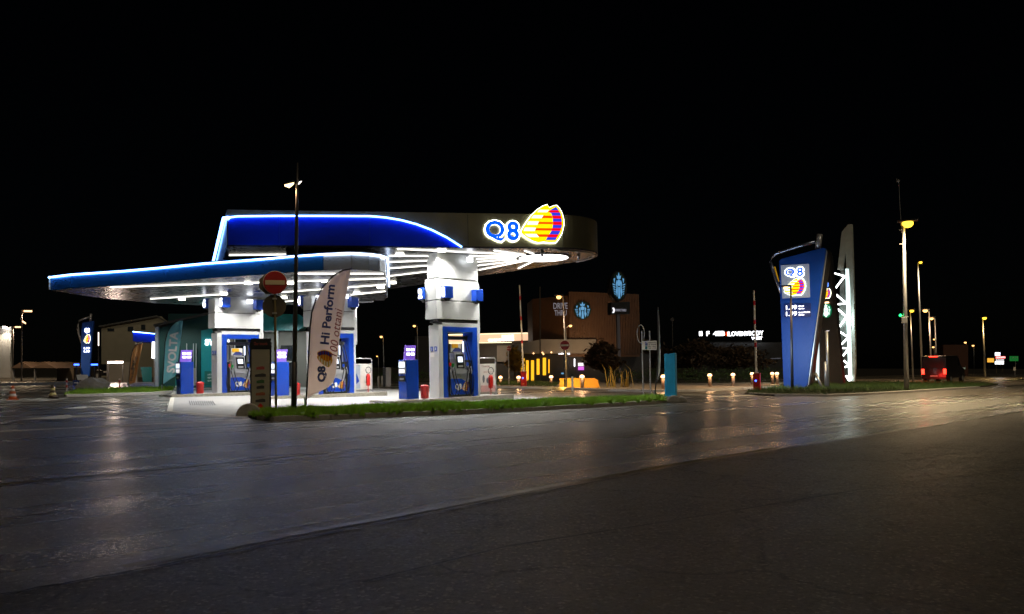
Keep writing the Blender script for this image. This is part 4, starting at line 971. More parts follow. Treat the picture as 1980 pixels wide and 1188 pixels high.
# hedge along the far pavement
hp = [at(1180, 55), at(1330, 56), at(1450, 59), at(1515, 62)]
b = MB()
for a, c in zip(hp, hp[1:]):
    n_ = int((c-a).length/.5)
    for i in range(n_):
        p = a.lerp(c, i/n_); leaves(b, (p.x, p.y, gz(p.x)+.62), .55, .5, .55, 130, .08)
hdg = b.build('hedge', LEAF); tag(hdg, 'clipped dark hedge behind the bollard lights', 'hedge')
t = Thing('grass_clump', 'spiky golden ornamental grass clump at the end of the orange wall', 'plant', 1195, 752)
for k in range(34):
    a = random.uniform(0, 2*pi); ln = random.uniform(.8, 1.9); le = random.uniform(.3, .95); x0_ = random.uniform(-.9, .9)
    b = MB(); pts = [(x0_, 0, .05), (x0_+cos(a)*le*.4, sin(a)*le*.4, ln*.6), (x0_+cos(a)*le, sin(a)*le, ln*.85-.25*le)]
    o = 0
    for i, p in enumerate(pts):
        w_ = .035*(1-i/2.2); b.v += [(p[0]-sin(a)*w_, p[1]+cos(a)*w_, p[2]), (p[0]+sin(a)*w_, p[1]-cos(a)*w_, p[2])]
    b.f += [(0,1,3,2),(2,3,5,4)]; b.build('leaf', LEAFY, t.o)
spot('ground_spot', (-.5,-1.2,.1), 60, t.o, (1,.65,.2), size=120, rot=(rad(130),0,0))

# ================================================================== PRICE TOTEMS
t = Thing('price_totem', 'tall blue price totem with silver bent tube handle and lit emblem', 'totem', 1541, 752, turn=-.28)
s = t.Y/F; P = t.P
body = MB().prism(t.poly([(1521,751),(1559,751),(1564,744),(1599,487),(1597.5,481.5),(1594,480.5),(1512,502),(1509,506),(1511,571),(1517.5,744)]), -.28, .28).build('body', mat('totem_blue', (.004,.07,.42), .45, var=.08, vscale=.6), t.o, bevel=.03)
MB().prism([(a, b_) for a, b_ in t.poly([(1560,751),(1566,744),(1601.5,488),(1599.6,484),(1600,488),(1564.6,744)])], -.27, .45).build('edge_trim', SILV, t.o)
MB().prism(t.poly([(1563,749),(1568,742),(1604,489),(1600.5,483),(1602,489),(1565.5,744)]), -.2, .5).build('edge_trim', BLACK, t.o)
tb = t.poly([(1576,467.5),(1545,476),(1515,485.5),(1499,491),(1492,497),(1489.5,507),(1494,522),(1502,545),(1511,570)])
MB().tube([(x, .05, z) for x, z in tb[:6]], .09, 12).build('tube_handle', mat('blue_steel', (.4,.45,.6), .3, metal=.9), t.o, smooth=True)
MB().tube([(x, .05, z) for x, z in tb[5:]], .09, 12).build('tube_handle', mat('blue_steel'), t.o, smooth=True)
MB().tube([(P(1504,545)[0]+.04,.06,P(1504,545)[1]), (P(1494,516)[0]+.1,.06,P(1494,516)[1])], .035).build('amber_lit_tube', mat('amber_lit_paint', (.8,.5,.05), .3, metal=.9, emit=(1,.5,.02), es=.25), t.o)  # amber light on the handle, painted in as a faintly glowing rod
a = P(1581,482); c = P(1584.5,453); MB().tube([(a[0],.05,a[1]),(c[0],.05,c[1])], .16, 14).build('tube_mast', SILV, t.o, smooth=True)
MB().prism(t.poly([(1516,578),(1569,576),(1567,511.5),(1513,514.5)]), -.33, -.283).build('sign_panel', E_PANEL, t.o)
for ch, x0_, x1_, zb_, zt_ in (('Q', 1522.5, 1540, 537.5, 519.5), ('8', 1544.5, 1556.5, 536.5, 517.5)):
    a, c = P(x0_, zb_), P(x1_, zt_)
    letters('letter_halo', ch, c[0]-a[0]+.1, c[1]-a[1]+.1, E_HALO, t.o, a[0]-.05, a[1]-.05, y=-.335, ext=.02, bold=.06); letters('letter', ch, c[0]-a[0], c[1]-a[1], E_BLUE, t.o, a[0], a[1], y=-.36, ext=.03, bold=.03)
a, c = P(1520.5, 573.5), P(1560, 538.5); sail(t.o, a[0], a[1], c[0]-a[0], c[1]-a[1], y=-.35, t=.03, halo=E_HALO, big=True)
pp = MB().prism(t.poly([(1519,614),(1571,613),(1571,587),(1519,588)]), -.31, -.283).build('price_panel', NAVY, t.o)
for y_, tx in ((600, 'Diesel'), (612, 'Senza Piombo')):
    a = P(1523.5, y_); letters('price', "1.99", 19.5*s/cos(.28), 8.2*s, E_TXT, pp, a[0], a[1], y=-.312, ext=.02, bold=.01)
    a = P(1547.5, y_-5.5); letters('fuel_name', tx, (9 if y_ < 605 else 20)*s/cos(.28), 2.8*s, E_TXT, pp, a[0], a[1], y=-.312, ext=.01, bold=.02)
    a = P(1547.5, y_-1); letters('fuel_mode', 'Servito', 10*s/cos(.28), 2.4*s, E_TXT, pp, a[0], a[1], y=-.312, ext=.01, bold=.02)
for a_, c_ in (((1571,722),(1585,752)), ((1593,640),(1596,753)), ((1590,700),(1592,753))):
    a, c = P(*a_), P(*c_); MB().tube([(a[0],.6,a[1]),(c[0],.6,c[1])], .08).build('support_leg', GALV, t.o, smooth=True)
spot('totem_wash', (P(1540,700)[0], -5, P(1540,690)[1]), 420, t.o, (.6,.8,1), size=120, rot=(rad(95),0,0), rsz=1.0)  # unseen spot added in mid-air to brighten the totem face

t = Thing('shop_totem', 'dark second totem with lit emblem above a round green badge', 'totem', 1606, Y=52, turn=-.35)
P = t.P; s = t.Y/F
MB().prism(t.poly([(1583,742),(1632,742),(1618,600),(1607,494),(1603,494),(1592,530),(1586,620)]), -.15, .3).build('body', mat('totem_grey', (.02,.02,.024), .45, metal=.0, var=.1), t.o)
MB().prism(t.poly([(1596,540),(1601,540),(1604,505),(1603,497)]), -.2, -.151).build('pale_edge', mat('pale_edge', (.5,.52,.55), .4, metal=.4), t.o)
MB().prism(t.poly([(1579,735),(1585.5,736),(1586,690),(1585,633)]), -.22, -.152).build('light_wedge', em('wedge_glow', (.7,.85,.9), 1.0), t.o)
for ch, x0_, x1_ in (('Q', 1591.5, 1597), ('8', 1598.5, 1604)):
    a, c = P(x0_, 556), P(x1_, 546); letters('letter', ch, c[0]-a[0], c[1]-a[1], em('letter_blue_soft', (.15,.35,1), 1), t.o, a[0], a[1], y=-.16, ext=.03, bold=.03)
a, c = P(1589.5, 578.5), P(1608, 558); sail(t.o, a[0], a[1], c[0]-a[0], c[1]-a[1], y=-.16, t=.02, halo=E_HALO)
c = P(1600.5, 601); coffee_emblem(t.o, c[0], c[1], 9.5*s, 14*s, -.3, mb=em('badge_white', (.8,.95,.9), 1.3), bgm=E_CGR)
MB().prism(t.poly([(1596,587.5),(1605,586.5),(1604,584),(1597,584.5)]), -.3, -.16).build('small_light', LBOL, t.o)
MB().prism(t.poly([(1597,642),(1600,640),(1606,639.5),(1601,642)]), -.2, -.16).build('arrow_mark', E_WHT, t.o)
for px in (1612, 1628): a = P(px, 742); MB().box(a[0]-.05, a[0]+.05, -.05, .1, -.05, a[1]+.1).build('leg', BLACK, t.o)

t = Thing('light_spire', 'tall pale steel spire with white zigzag light bars right of the price totem', 'spire', 1640, Y=55, turn=-.5)
P = t.P; s = t.Y/F
SP = mat('spire_metal', (.5,.54,.5), .5, metal=.1, var=.15, vscale=2)
MB().prism(t.poly([(1644,738),(1652,738),(1654,702),(1651,560),(1646.8,434),(1639.5,434),(1634,442),(1634.5,470),(1638,560)]), .0, .16).build('main_blade', SP, t.o)
MB().prism(t.poly([(1619,522),(1629,522),(1632,500),(1639,470),(1639.5,434.5),(1627,449)]), .02, .15).build('wing_blade', SP, t.o)
MB().prism(t.poly([(1641,736),(1648,736),(1644,560),(1641,520),(1635,520),(1637,600)]), -.04, -.003).build('light_panel', em('spire_glow', (.75,.95,.92), 1.1), t.o)
Z7 = lambda x, y: (1420+x/3.3, 420+y/3.3)
for L in (((627,355),(710,378),(645,462)), ((648,490),(722,552),(655,558)), ((657,580),(722,637),(675,702)), ((680,733),(732,768),(690,812)), ((697,836),(736,838),(700,885)), ((705,917),(740,945),(712,958)), ((718,1012),(738,1044),(752,1018))):
    for a_, c_ in zip(L, L[1:]):
        a, c = P(*Z7(*a_)), P(*Z7(*c_)); MB().tube([(a[0],-.12,a[1]),(c[0],-.12,c[1])], .058, 6).build('light_bar', em('zigzag_led', (.95,1,.96), 5), t.o)
MB().prism(t.poly([(1615,738),(1640,738),(1636,640),(1629,522),(1622,522)]), .25, .3).build('mesh_panel', mat('dark_mesh', (.06,.065,.06), .5, metal=.4), t.o)
point('spire_fill', (P(1636,620)[0]-.5, -.8, P(1636,620)[1]), 200, t.o, (.8,1,.95), .3)  # point light without a fixture, added to brighten the blades

# ================================================================== STREET LAMPS
def lamp(px, base, toppx, toppy, head, lab, lens=LWARM, power=0, colr=(1,.62,.3), pm=GALV, r=.07, Y=None, hs=1., n=10):
    t = Thing('street_lamp', lab, 'street lamp', px, base if Y is None else None, Y=Y, group='street lamps')
    s = t.Y/F; a = t.P(toppx, toppy); h = t.P(*head)
    MB().tube([(0,0,-.05),(a[0],0,a[1])], [r, r*.55], n).build('pole', pm, t.o, smooth=True)
    MB().tube([(a[0],0,a[1]),((a[0]+h[0])/2,0,(a[1]+h[1])/2+.04),(h[0],0,h[1]+.06)], r*.4, 6).build('arm', pm, t.o)
    w_ = .26*hs; MB().box(h[0]-w_, h[0]+w_, -.12*hs, .12*hs, h[1]+.03, h[1]+.12).build('lamp_head', DARKP, t.o, bevel=.02)
    MB().lathe([(.03*hs,h[1]-.15*hs),(.09*hs,h[1]-.13*hs),(.14*hs,h[1]-.07*hs),(.14*hs,h[1]-.01),(.10*hs,h[1]+.028)], 12, (h[0],0)).build('lens', lens, t.o, smooth=True)
    if power: spot('lamp', (h[0]*1.0+(.9 if h[0] > a[0] else -.9),-.9,h[1]-.15), power, t.o, colr, size=165, rsz=.15)
    return t
tA = lamp(1753, 757, 1747, 432, (1755,430), 'tallest street lamp with a bright yellow lantern and a white box on its pole', LYEL, 4200, (1,.74,.42), r=.13, hs=1.9)
c = tA.P(1750, 619); MB().box(c[0]-.16, c[0]+.1, -.22, .0, c[1]-.18, c[1]+.14).build('equipment_box', SILV, tA.o, bevel=.02)
c = tA.P(1741, 610); MB().circ(c[0], c[1], .07, -.1, 0, 10).build('green_light', E_GRN, tA.o); a = tA.P(1757, 613); MB().tube([(c[0],-.03,c[1]-.02),(a[0],-.03,a[1])], .02).build('cross_arm', GALV, tA.o)
a, c = tA.P(1746.5, 440), tA.P(1737, 350); MB().tube([(tA.P(1743.5,450)[0],0,tA.P(1743.5,450)[1]),(tA.P(1739.5,390)[0],0,tA.P(1739.5,390)[1]),(c[0]+.02,0,c[1])], .018).build('antenna_rod', GALV, tA.o)
MB().box(c[0]-.06, c[0]+.07, -.05, .05, c[1]-.05, c[1]+.04).build('wind_sensor', SILV, tA.o); MB().box(c[0]-.09, c[0]-.06, -.02, .02, c[1]-.08, c[1]+.14).build('sensor_vane', SILV, tA.o)
for yy in (445, 472): c = tA.P(1745, yy); MB().box(c[0]-.14, c[0]+.08, -.05, .05, c[1]-.02, c[1]+.02).build('clamp', GALV, tA.o)
lamp(1784, 737, 1774.5, 508, (1780,507), 'second tall street lamp right of the brightest one', LYEL, 1600, (1,.75,.45), r=.11)
lamp(1766, 738, 1760, 604, (1763,600.5), 'yellow street lamp between the two tall poles, further off', LYEL, 500, r=.08, hs=1.2)
lamp(1802, 736, 1796.5, 601, (1789,600), 'orange street lamp whose lantern points left', LWARM, 700, r=.10, hs=1.5)
lamp(1812, 736, 1807.5, 616, (1801,615.5), 'smaller orange street lamp just right of the left-pointing one', LWARM, 400, r=.09, hs=1.2)
lamp(1905, 730, 1900, 618, (1903.5,614.5), 'lone yellow street lamp near the right edge', LYEL, 1200, (1,.62,.2), r=.14, hs=1.7)
lamp(1532, 755, 1529, 552, (1519.5,556), 'dark street lamp with orange lantern in front of the blue totem', LORG, 320, (1,.62,.35), pm=DARKP, r=.085, hs=.9)
lamp(1096, 752, 1089, 575, (1080.5,573.5), 'street lamp with orange lantern in front of the coffee shop tower', LWARM, 350, r=.06, hs=1.0)
lamp(1098, 0, 1094, 634, (1103,629.5), 'low street lamp with lantern to the right below the round badge', LWARM, 120, Y=62, r=.06, hs=.9)
lamp(742, 0, 741, 653, (737,651), 'street lamp seen right of the middle column', LWARM, 0, Y=64, r=.05, hs=.8)
lamp(808, 0, 807, 632, (801,630), 'street lamp seen left of the nearest column', LWARM, 0, Y=70, r=.06, hs=.9)
lamp(816, 0, 815, 668, (813,666), 'faint street lamp low behind the blue terminal', LWARM, 0, Y=85, r=.05, hs=.6)
lamp(732, 0, 731.5, 690, (729,689), 'faint street lamp low in the gap between the columns', LWARM, 0, Y=95, r=.05, hs=.6)
for px, py, Y, lab in ((1868,662,150,'distant orange lamp above the dark building'),(1883,668,160,'distant orange lamp right of the dark building'),(1806,671,120,'distant orange lamp between the tall poles'),(1808,656,125,'distant white lamp between the tall poles'),(1792,689,130,'distant orange lamp low between the poles')):
    lamp(px, 0, px, py+2, (px-1.5,py), lab, LWARM, 0, Y=Y, r=.05, hs=1.6 if Y > 140 else 1.2)
# left lamps with flat lit heads
for px, base, ty, hx0, hx1, lab in ((42,756,600,45,62,'twin-arm street lamp with a flat glowing head at the far left'), (25,757,631,28,40,'lower street lamp with a flat glowing head at the far left')):
    t = Thing('street_lamp', lab, 'street lamp', px, None, Y=60 if px > 30 else 72, group='flat-headed street lamps')
    a = t.P(px, ty); MB().tube([(0,0,0),(a[0],0,a[1])], .06).build('pole', mat('grey_pole'), t.o)
    c0_, c1_ = t.P(hx0, ty+1), t.P(hx1, ty+1)
    MB().box(c0_[0], c1_[0], -.15, .15, c0_[1]+.02, c0_[1]+.09).build('lamp_head', DARKP, t.o); MB().box(c0_[0]+.03, c1_[0], -.13, .13, c0_[1]-.09, c0_[1]+.018).build('lens', LORG, t.o)
    spot('lamp', ((c0_[0]+c1_[0])/2, 0, c0_[1]-.2), 1200, t.o, (1,.72,.45), size=160)
    if px > 30:
        c = t.P(47, 624.5); MB().prism(t.poly([(43,623),(50,627),(50,624.5),(44,620.5)]), -.1, .1).build('side_lamp', LBOL, t.o); c = t.P(41, 617); MB().circ(c[0], c[1], .08, -.1, 0, 10).build('sensor', SILV, t.o)
# plain flagpoles
for px, base, ty, Y, lab in ((1044,0,555,60,'thin dark flagpole left of the coffee shop tower'), (1300,0,618,80,'thin dark pole with a round board behind the shop letters')):
    t = Thing('flagpole', lab, 'pole', px, None, Y=Y); a = t.P(px, ty); MB().tube([(0,0,0),(a[0],0,a[1])], .05).build('pole', mat('grey_pole'), t.o)
    if px > 1200: MB().circ(a[0], a[1], .2, -.05, .05, 12).build('round_board', mat('grey_pole'), t.o)

# ================================================================== LEFT BACKGROUND
t = Thing('gabled_hall', 'large beige gabled hall far behind the left side', 'building', 255, Y=85, rz=rad(20))
prt([(196,745),(326,745),(326,629),(312,612),(303,612.5),(196,632)], 0, 12, 'wall', PLAST)
for a_, c_, y0_, y1_ in ((208,221,635.5,641),(247,258,632,641),(273,281,628,638)): prt([(a_,y1_),(c_,y1_),(c_,y0_),(a_,y0_)], -.06, -.004, 'window', GLASS)
prt([(192,633.5),(304,613.5),(304,610.5),(192,630.8)], -.5, 12.2, 'roof_edge', DARKW); prt([(304.4,613.5),(330,630),(330,627),(304.4,610.5)], -.5, 12.2, 'roof_edge', DARKW)
spot('hall_spot', (0,-9,9), 350, t.o, (1,.85,.6), size=140, rot=(rad(60),0,0))  # unseen spot that lights the hall wall, no fixture built
t = Thing('service_building', 'dark teal service building with lit SVOLTA letters behind the left column', 'building', 480, Y=46, rz=rad(12))
prt([(308,752),(412,752),(412,607),(325,607),(325,631),(308,634)], 0, 6, 'teal_wall', DTEAL)
prt([(302,754),(308,754),(308,632),(302,632)], -.3, .0, 'pillar', mat('pillar_grey', (.28,.3,.34), .5), t.o)
prt([(300,632),(332,625),(412,607),(412,603.5),(300,628)], -.4, 6.2, 'roof_edge', DARKW)
for px in (300+i*0 for i in range(0)): pass
prt([(391,752),(412,752),(412,636),(391,640)], -.35, -.02, 'teal_panel', TEAL)
prt([(412.5,752),(600,752),(600,640),(412.5,640)], .4, 6, 'shop_wall', GREYW)
prt([(505,640),(577,640),(577,609),(505,607)], -.35, 3, 'fascia_band', TEAL)
c = t.P(574,624); MB().circ(c[0], c[1], 15.5*t.Y/F, -.6, 2.4, 24).build('round_awning_end', TEAL, t.o)
for i, (tx, x0_) in enumerate((('S', 399), ('V', 407), ('O', 414), ('L', 424), ('T', 433), ('A', 440.5))):
    a = t.P(x0_, 668.5); letters('letter', tx, 6.6*t.Y/F, 11.5*t.Y/F, E_TXT, t.o, a[0], a[1], y=-.36, ext=.08, bold=.04)
prt([(450,752),(475,752),(475,655),(450,655)], .3, .38, 'window', GLASS); prt([(452,656),(453.5,656),(453.5,752),(452,752)], .2, .29, 'mullion', SILV); prt([(535,750),(538.5,750),(538.5,640),(535,640)], -.2, .2, 'mullion', SILV); prt([(512,640),(538,640),(538,642.5),(512,642.5)], -.25, -.2, 'mullion', SILV)
prt([(542,748),(565,748),(565,668),(542,668)], .3, .38, 'window', GLASS); prt([(541,697),(566,699),(566,701),(541,703)], .2, .28, 'handrail', GALV)
for px in (363, 376, 381): prt([(px,745),(px+1.3,745),(px+1.3,665),(px,665)], -.42, -.36, 'window_frame', SILV)
prt([(361,746),(380,746),(380,712),(361,712)], -.05, -.004, 'door', mat('door_grey', (.3,.28,.26), .5))
q = prt([(343,750),(360,750),(360,705),(343,705)], -.5, -.45, 'poster', TEAL)
prt([(343,723),(360,723),(360,719),(343,719)], -.515, -.505, 'poster_band', YEL, q); prt([(343,750),(360,750),(360,740),(343,746)], -.515, -.505, 'poster_base', SWHT, q)
c = t.P(352, 729); MB().circ(c[0], c[1], .1, -.515, -.505, 14, .12).build('printed_head', mat('skin_print', (.35,.18,.12), .6), q); prt([(346,742),(358,739),(356,734),(348,734)], -.512, -.504, 'printed_shoulders', INKR, q)
a = t.P(345,712); letters('lettering', 'SVOLTA', 13*t.Y/F, 3*t.Y/F, INKW, t.o, a[0], a[1], y=-.5, ext=.01); a = t.P(345,717); letters('lettering', 'energia nuova', 13*t.Y/F, 2*t.Y/F, INKW, t.o, a[0], a[1], y=-.5, ext=.01)
prt([(398,745),(412,745),(412,718),(398,718)], -.4, -.355, 'green_board', mat('board_green', (.01,.13,.11), .5))
for k, tx in enumerate(('LUCE', 'NEXT', 'GAS')): a = t.P(404, 726+k*6); letters('lettering', tx, 8*t.Y/F, 2.8*t.Y/F, INKW, t.o, a[0], a[1], y=-.41, ext=.01)
spot('wall_lamp', (t.P(340,650)[0], -3, 4.5), 420, t.o, (.9,1,.95), size=150); spot('wall_lamp', (t.P(560,650)[0], -3, 3.6), 350, t.o, (.9,1,.95), size=150, rot=(rad(20),0,0))
t = Thing('wash_canopy', 'small blue-edged canopy with a white lit sign left of the SVOLTA banner', 'canopy', 275, Y=60, rz=rad(20))
prt([(257,660),(300,662),(300,646),(257,641.5)], 0, 3, 'fascia', BLUEF); prt([(257,642.5),(300,646.5),(300,645.5),(257,641)], -.16, -.06, 'accent_light', LEDB)
prt([(293.5,693),(299.5,693),(299.5,661.5),(294.5,661.5)], -.2, -.05, 'lit_panel', E_TXT)
prt([(276,747),(292,747),(292,710),(270,710)], .6, .7, 'teal_door', TEAL); prt([(200,748),(262,748),(262,700),(200,700)], 1.5, 1.7, 'back_wall', PLAST)
for px in (262, 297): prt([(px,750),(px+2,750),(px+2,662),(px,662)], .1, .25, 'post', GALV)
t = Thing('tube_light', 'bright white tube lamp glowing low behind the left lawn', 'lamp', 223, Y=57)
c0_, c1_ = t.P(208,701), t.P(238,701); MB().box(c0_[0], c1_[0], -.05, .0, c0_[1]-.06, c0_[1]+.06).build('tube', em('tube_warm', (1,.75,.6), 10), t.o); MB().box(c0_[0]-.05, c1_[0]+.05, .002, .1, c0_[1]-.1, c0_[1]+.1).build('holder', DARKW, t.o)
for x in (c0_[0], c1_[0]-.06): MB().box(x, x+.06, .02, .09, 0, c0_[1]-.1).build('post', DARKP, t.o)
point('lamp', (0,-.4,c0_[1]-.1), 160, t.o, (1,.75,.6), .3)
# hanging light post
t = Thing('light_post', 'thin white lit rod above the parked car at the left', 'lamp', 190.5, Y=60); a, c = t.P(190.5, 669), t.P(190.5, 643)
MB().tube([(0,0,0),(a[0],.05,a[1])], .03).build('post', DARKP, t.o); MB().tube([(a[0],0,a[1]),(c[0],0,c[1])], .035).build('light_rod', em('rod_white', (1,.85,.75), 2.2), t.o)
# second totem, left
t = Thing('price_totem', 'small distant blue price totem with bent tube handle at the far left', 'totem', 166, Y=66, turn=-.2)
P = t.P
MB().prism(t.poly([(157,728),(174,728),(182.5,622),(181,621),(160,625),(158,640)]), -.2, .2).build('body', mat('totem_blue'), t.o, bevel=.03)
MB().tube([(x,.02,z) for x, z in t.poly([(173,613.5),(160,617.5),(153,620.5),(150.5,628),(152,645),(159,668)])], .08, 10).build('tube_handle', SILV, t.o, smooth=True)
a, c = P(174.5,622), P(176,607); MB().tube([(a[0],.02,a[1]),(c[0],.02,c[1])], .1, 10).build('tube_mast', SILV, t.o, smooth=True)
a, c = P(164.5,645), P(174.5,635); letters('lettering', 'Q8', c[0]-a[0], c[1]-a[1], E_TXT, t.o, a[0], a[1], y=-.22, ext=.03, bold=.05)
a, c = P(163,664), P(175.5,647); sail(t.o, a[0], a[1], c[0]-a[0], c[1]-a[1], y=-.2, t=.02, halo=E_HALO)
for yy in (676, 682): a = P(163.5, yy); letters('price', '1.99', 10*t.Y/F, 4*t.Y/F, E_TXT, t.o, a[0], a[1], y=-.22, ext=.03, bold=.04)
for x0_, x1_, lab in ((143,153,'short blue lit bar left of the small totem'),(176,189,'short blue lit bar right of the small totem')):
    t = Thing('blue_light', lab, 'lamp', (x0_+x1_)/2, Y=55); a, c = t.P(x0_, 705.5), t.P(x1_, 705.5); MB().box(a[0], c[0], -.05, .05, a[1]-.06, a[1]+.06).build('tube', E_BLU2, t.o); MB().box(-.04, .04, .06, .12, 0, a[1]).build('post', DARKP, t.o)
# parked car by the rock
def car(px, Y, rz, lab, body, name='parked_car', tail=False):
    t = Thing(name, lab, 'car', px, Y=Y, rz=rz)
    pr = [(-2.1,.3),(-2.1,.72),(-1.95,.85),(-1.2,.93),(-.55,1.4),(.9,1.45),(1.65,1.0),(2.05,.92),(2.1,.65),(2.1,.3)]
    MB().prism(pr, -.85, .85).build('body', body, t.o, bevel=.08)
    MB().prism([(-1.08,.96),(-.52,1.34),(.86,1.38),(1.42,1.0)], -.862, .862).build('side_window', GLASS, t.o)
    for x in (-1.35, 1.3):
        for y in (-.82, .82):
            w_ = MB().circ(x, .32, .32, y-.1, y+.1, 18).build('wheel', RUB, t.o); MB().circ(x, .32, .19, y-.105, y+.105, 14).build('rim', SILV, w_)
    for y in (-.6, .6): MB().box(2.08, 2.13, y-.18, y+.18, .68, .8).build('tail_lamp', SRED, t.o); MB().box(-2.14, -2.07, y-.18, y+.18, .6, .72).build('headlight', SWHT, t.o)
    return t
car(190, 72, rad(150), 'dark parked car behind the pale rock at the left', mat('car_grey', (.03,.03,.035), .25, metal=.5, coat=1))
t = Thing('boulder', 'pale rough boulder on the left lawn', 'rock', 180, 756)
b = MB(); n1, n2 = 9, 16
for i in range(n1):
    for k in range(n2):
        ph = pi*(i+.3)/(n1-.4); a = 2*pi*k/n2; rr = 1+.16*sin(3*a+i)+random.uniform(-.09, .09); b.v.append((.72*rr*sin(ph)*cos(a), .45*rr*sin(ph)*sin(a), .2+.42*rr*cos(ph)))
for i in range(n1-1):
    for k in range(n2): q = i*n2+k; q2 = i*n2+(k+1) % n2; b.f.append((q, q+n2, q2+n2, q2))
b.f.append(tuple(range(n2))); b.f.append(tuple(reversed(range((n1-1)*n2, n1*n2)))); b.build('stone', ROCK, t.o)
t = Thing('utility_box', 'white cabinet with a blue left-right arrow plate beside the boulder', 'cabinet', 158, 756)
MB().prism(t.poly([(150,735),(170,735),(170,725),(147,725)]), -.1, .1).build('panel', SWHT, t.o); MB().prism(t.poly([(157,756),(162,756),(162,735.3),(157,735.3)]), -.05, .05).build('post', SWHT, t.o)
q = MB().prism(t.poly([(141,746),(153,746),(153,735.5),(141,735.5)]), -.16, -.12).build('arrow_plate', NAVY, t.o); MB().prism(t.poly([(143,741.4),(149,741.4),(149,743),(152,740.5),(149,738),(149,739.7),(143,739.7)]), -.17, -.161).build('arrow', INKW, q)
MB().prism(t.poly([(146,756),(147.5,756),(147.5,746.3),(146,746.3)]), -.14, -.1).build('post', GALV, t.o)
# dark hedge and guard rail far left
t = Thing('guard_rail', 'low pale guard rail running behind the traffic cones', 'rail', 60, Y=48)
for k in range(-2, 9): a = t.P(k*18, 750); MB().box(a[0]-.03, a[0]+.03, 0, .08, -.5, t.P(60,738)[1]).build('post', GALV, t.o)
a, c = t.P(-40, 742), t.P(150, 738); MB().box(a[0], c[0], -.03, -.001, c[1]-.18, c[1]).build('rail', mat('rail_grey', (.2,.22,.26), .5, metal=.5, var=.2), t.o)
for px, lab in ((129,'red and white marker post beside the guard rail'), (231,'red and white marker post on the left lawn')):
    t = Thing('marker_post', lab, 'post', px, 757); MB().tube([(0,0,0),(0,0,.62)], .035).build('post', SWHT, t.o)
    for z in (.18,.42): MB().tube([(0,0,z),(0,0,z+.12)], .037).build('red_band', RED, t.o)
def cone(px, py, lab, c1, c2):
    t = Thing('traffic_cone', lab, 'traffic cone', px, py); 
    MB().box(-.19, .19, -.19, .19, 0, .03).build('base', c1 if c2 is SWHT else BLACK, t.o)
    prof = [(.14,.03),(.035,.52)]
    def seg(z0, z1): f = lambda z: .14+(.035-.14)*(z-.03)/.49; return [(f(z0)+.001, z0), (f(z1)+.001, z1)]
    for i, (z0, z1) in enumerate(((.031,.13),(.131,.22),(.221,.31),(.311,.40),(.401,.52))): MB().lathe(seg(z0, z1), 16).build('cone_band', c1 if i % 2 == 0 else c2, t.o, smooth=True)
OR = mat('cone_orange', (.6,.12,.02), .5, var=.1)
cone(24.5, 773.5, 'orange and white traffic cone at the far left', OR, SWHT); cone(102.5, 771, 'dark and yellow banded traffic cone left of the lawn', mat('cone_dark', (.08,.05,.03), .6), mat('cone_yellow', (.6,.5,.2), .5))
t = Thing('flood_lit_shed', 'small flood-lit white wall at the far left edge', 'building', 5, Y=80, rz=0)
prt([(-40,745),(20,745),(20,690),(22,652),(22,633),(-40,630)], 0, .4, 'wall', mat('pale_wall', (.5,.48,.45), .7, var=.1)); c = t.P(14,633); MB().box(c[0]-.15, c[0]+.15, -.5, -.3, c[1]-.1, c[1]+.05).build('floodlight', em('flood_white', (1,.9,.8), 25), t.o); spot('flood', (c[0],-.8,c[1]-.2), 260, t.o, (1,.85,.65), size=120, rot=(rad(10),0,0))
t = Thing('dark_marquee', 'dark pitched tent roofs behind the guard rail', 'tent', 80, Y=62, rz=0)
for a_, c_ in ((20,62),(62,108)):
    prt([(a_,712),(c_-.5,712),((a_+c_)/2,700)], 0, 5, 'roof', mat('tent_cloth', (.06,.035,.02), .8)); prt([(a_+2,745),(a_+3.5,745),(a_+3.5,712.3),(a_+2,712.3)], .1, .3, 'pole', GALV)
prt([(82,745),(115,745),(115,712.3),(82,712.3)], 2, 2.2, 'back_wall', mat('tent_wall', (.05,.035,.02), .8))

# ev chargers / small things seen between columns
t = Thing('charge_point', 'grey charging cabinet with a dark twin beyond the forecourt between columns', 'cabinet', 750, 750)
MB().prism(t.poly([(746,748),(756,748),(756,711),(746,711)]), 0, .3).build('body', mat('cab_grey', (.3,.28,.27), .5), t.o, bevel=.02); MB().prism(t.poly([(740,748),(745,748),(745,711),(740,711)]), .1, .4).build('dark_body', BLACK, t.o, bevel=.02)
t = Thing('green_sensor', 'short post with a bright green light left of the nearest terminal', 'post', 780, 749); a = t.P(780,724); MB().box(-.04, .04, -.03, .03, 0, a[1]-.12).build('post', GALV, t.o); MB().circ(a[0], a[1], .09, -.05, .05, 12).build('green_light', E_GRN, t.o)
for px, lab in ((732,'left one of two short pale bollards between the columns'), (739,'right one of two short pale bollards between the columns')):
    t = Thing('bollard', lab, 'bollard', px, 748, group='short pale bollards'); MB().lathe([(.06,0),(.06,.62),(.03,.66)], 12).build('post', mat('bollard_pale', (.35,.3,.27), .6), t.o, smooth=True)
t = Thing('hedge', 'dark hedge between the middle and nearest columns', 'hedge', 770, Y=56)
b = MB()
for k in range(12): leaves(b, (-3+k*.55, 0, .55), .5, .4, .5, 110, .08)
b.build('foliage', LEAF, t.o)
t = Thing('guide_post', 'white guide post at the corner of the far kerb', 'post', 1107, 756.5); MB().box(-.05, .05, -.03, .03, 0, .75).build('post', SWHT, t.o); MB().box(-.052, .052, -.032, .032, .751, .9).build('black_cap', BLACK, t.o)

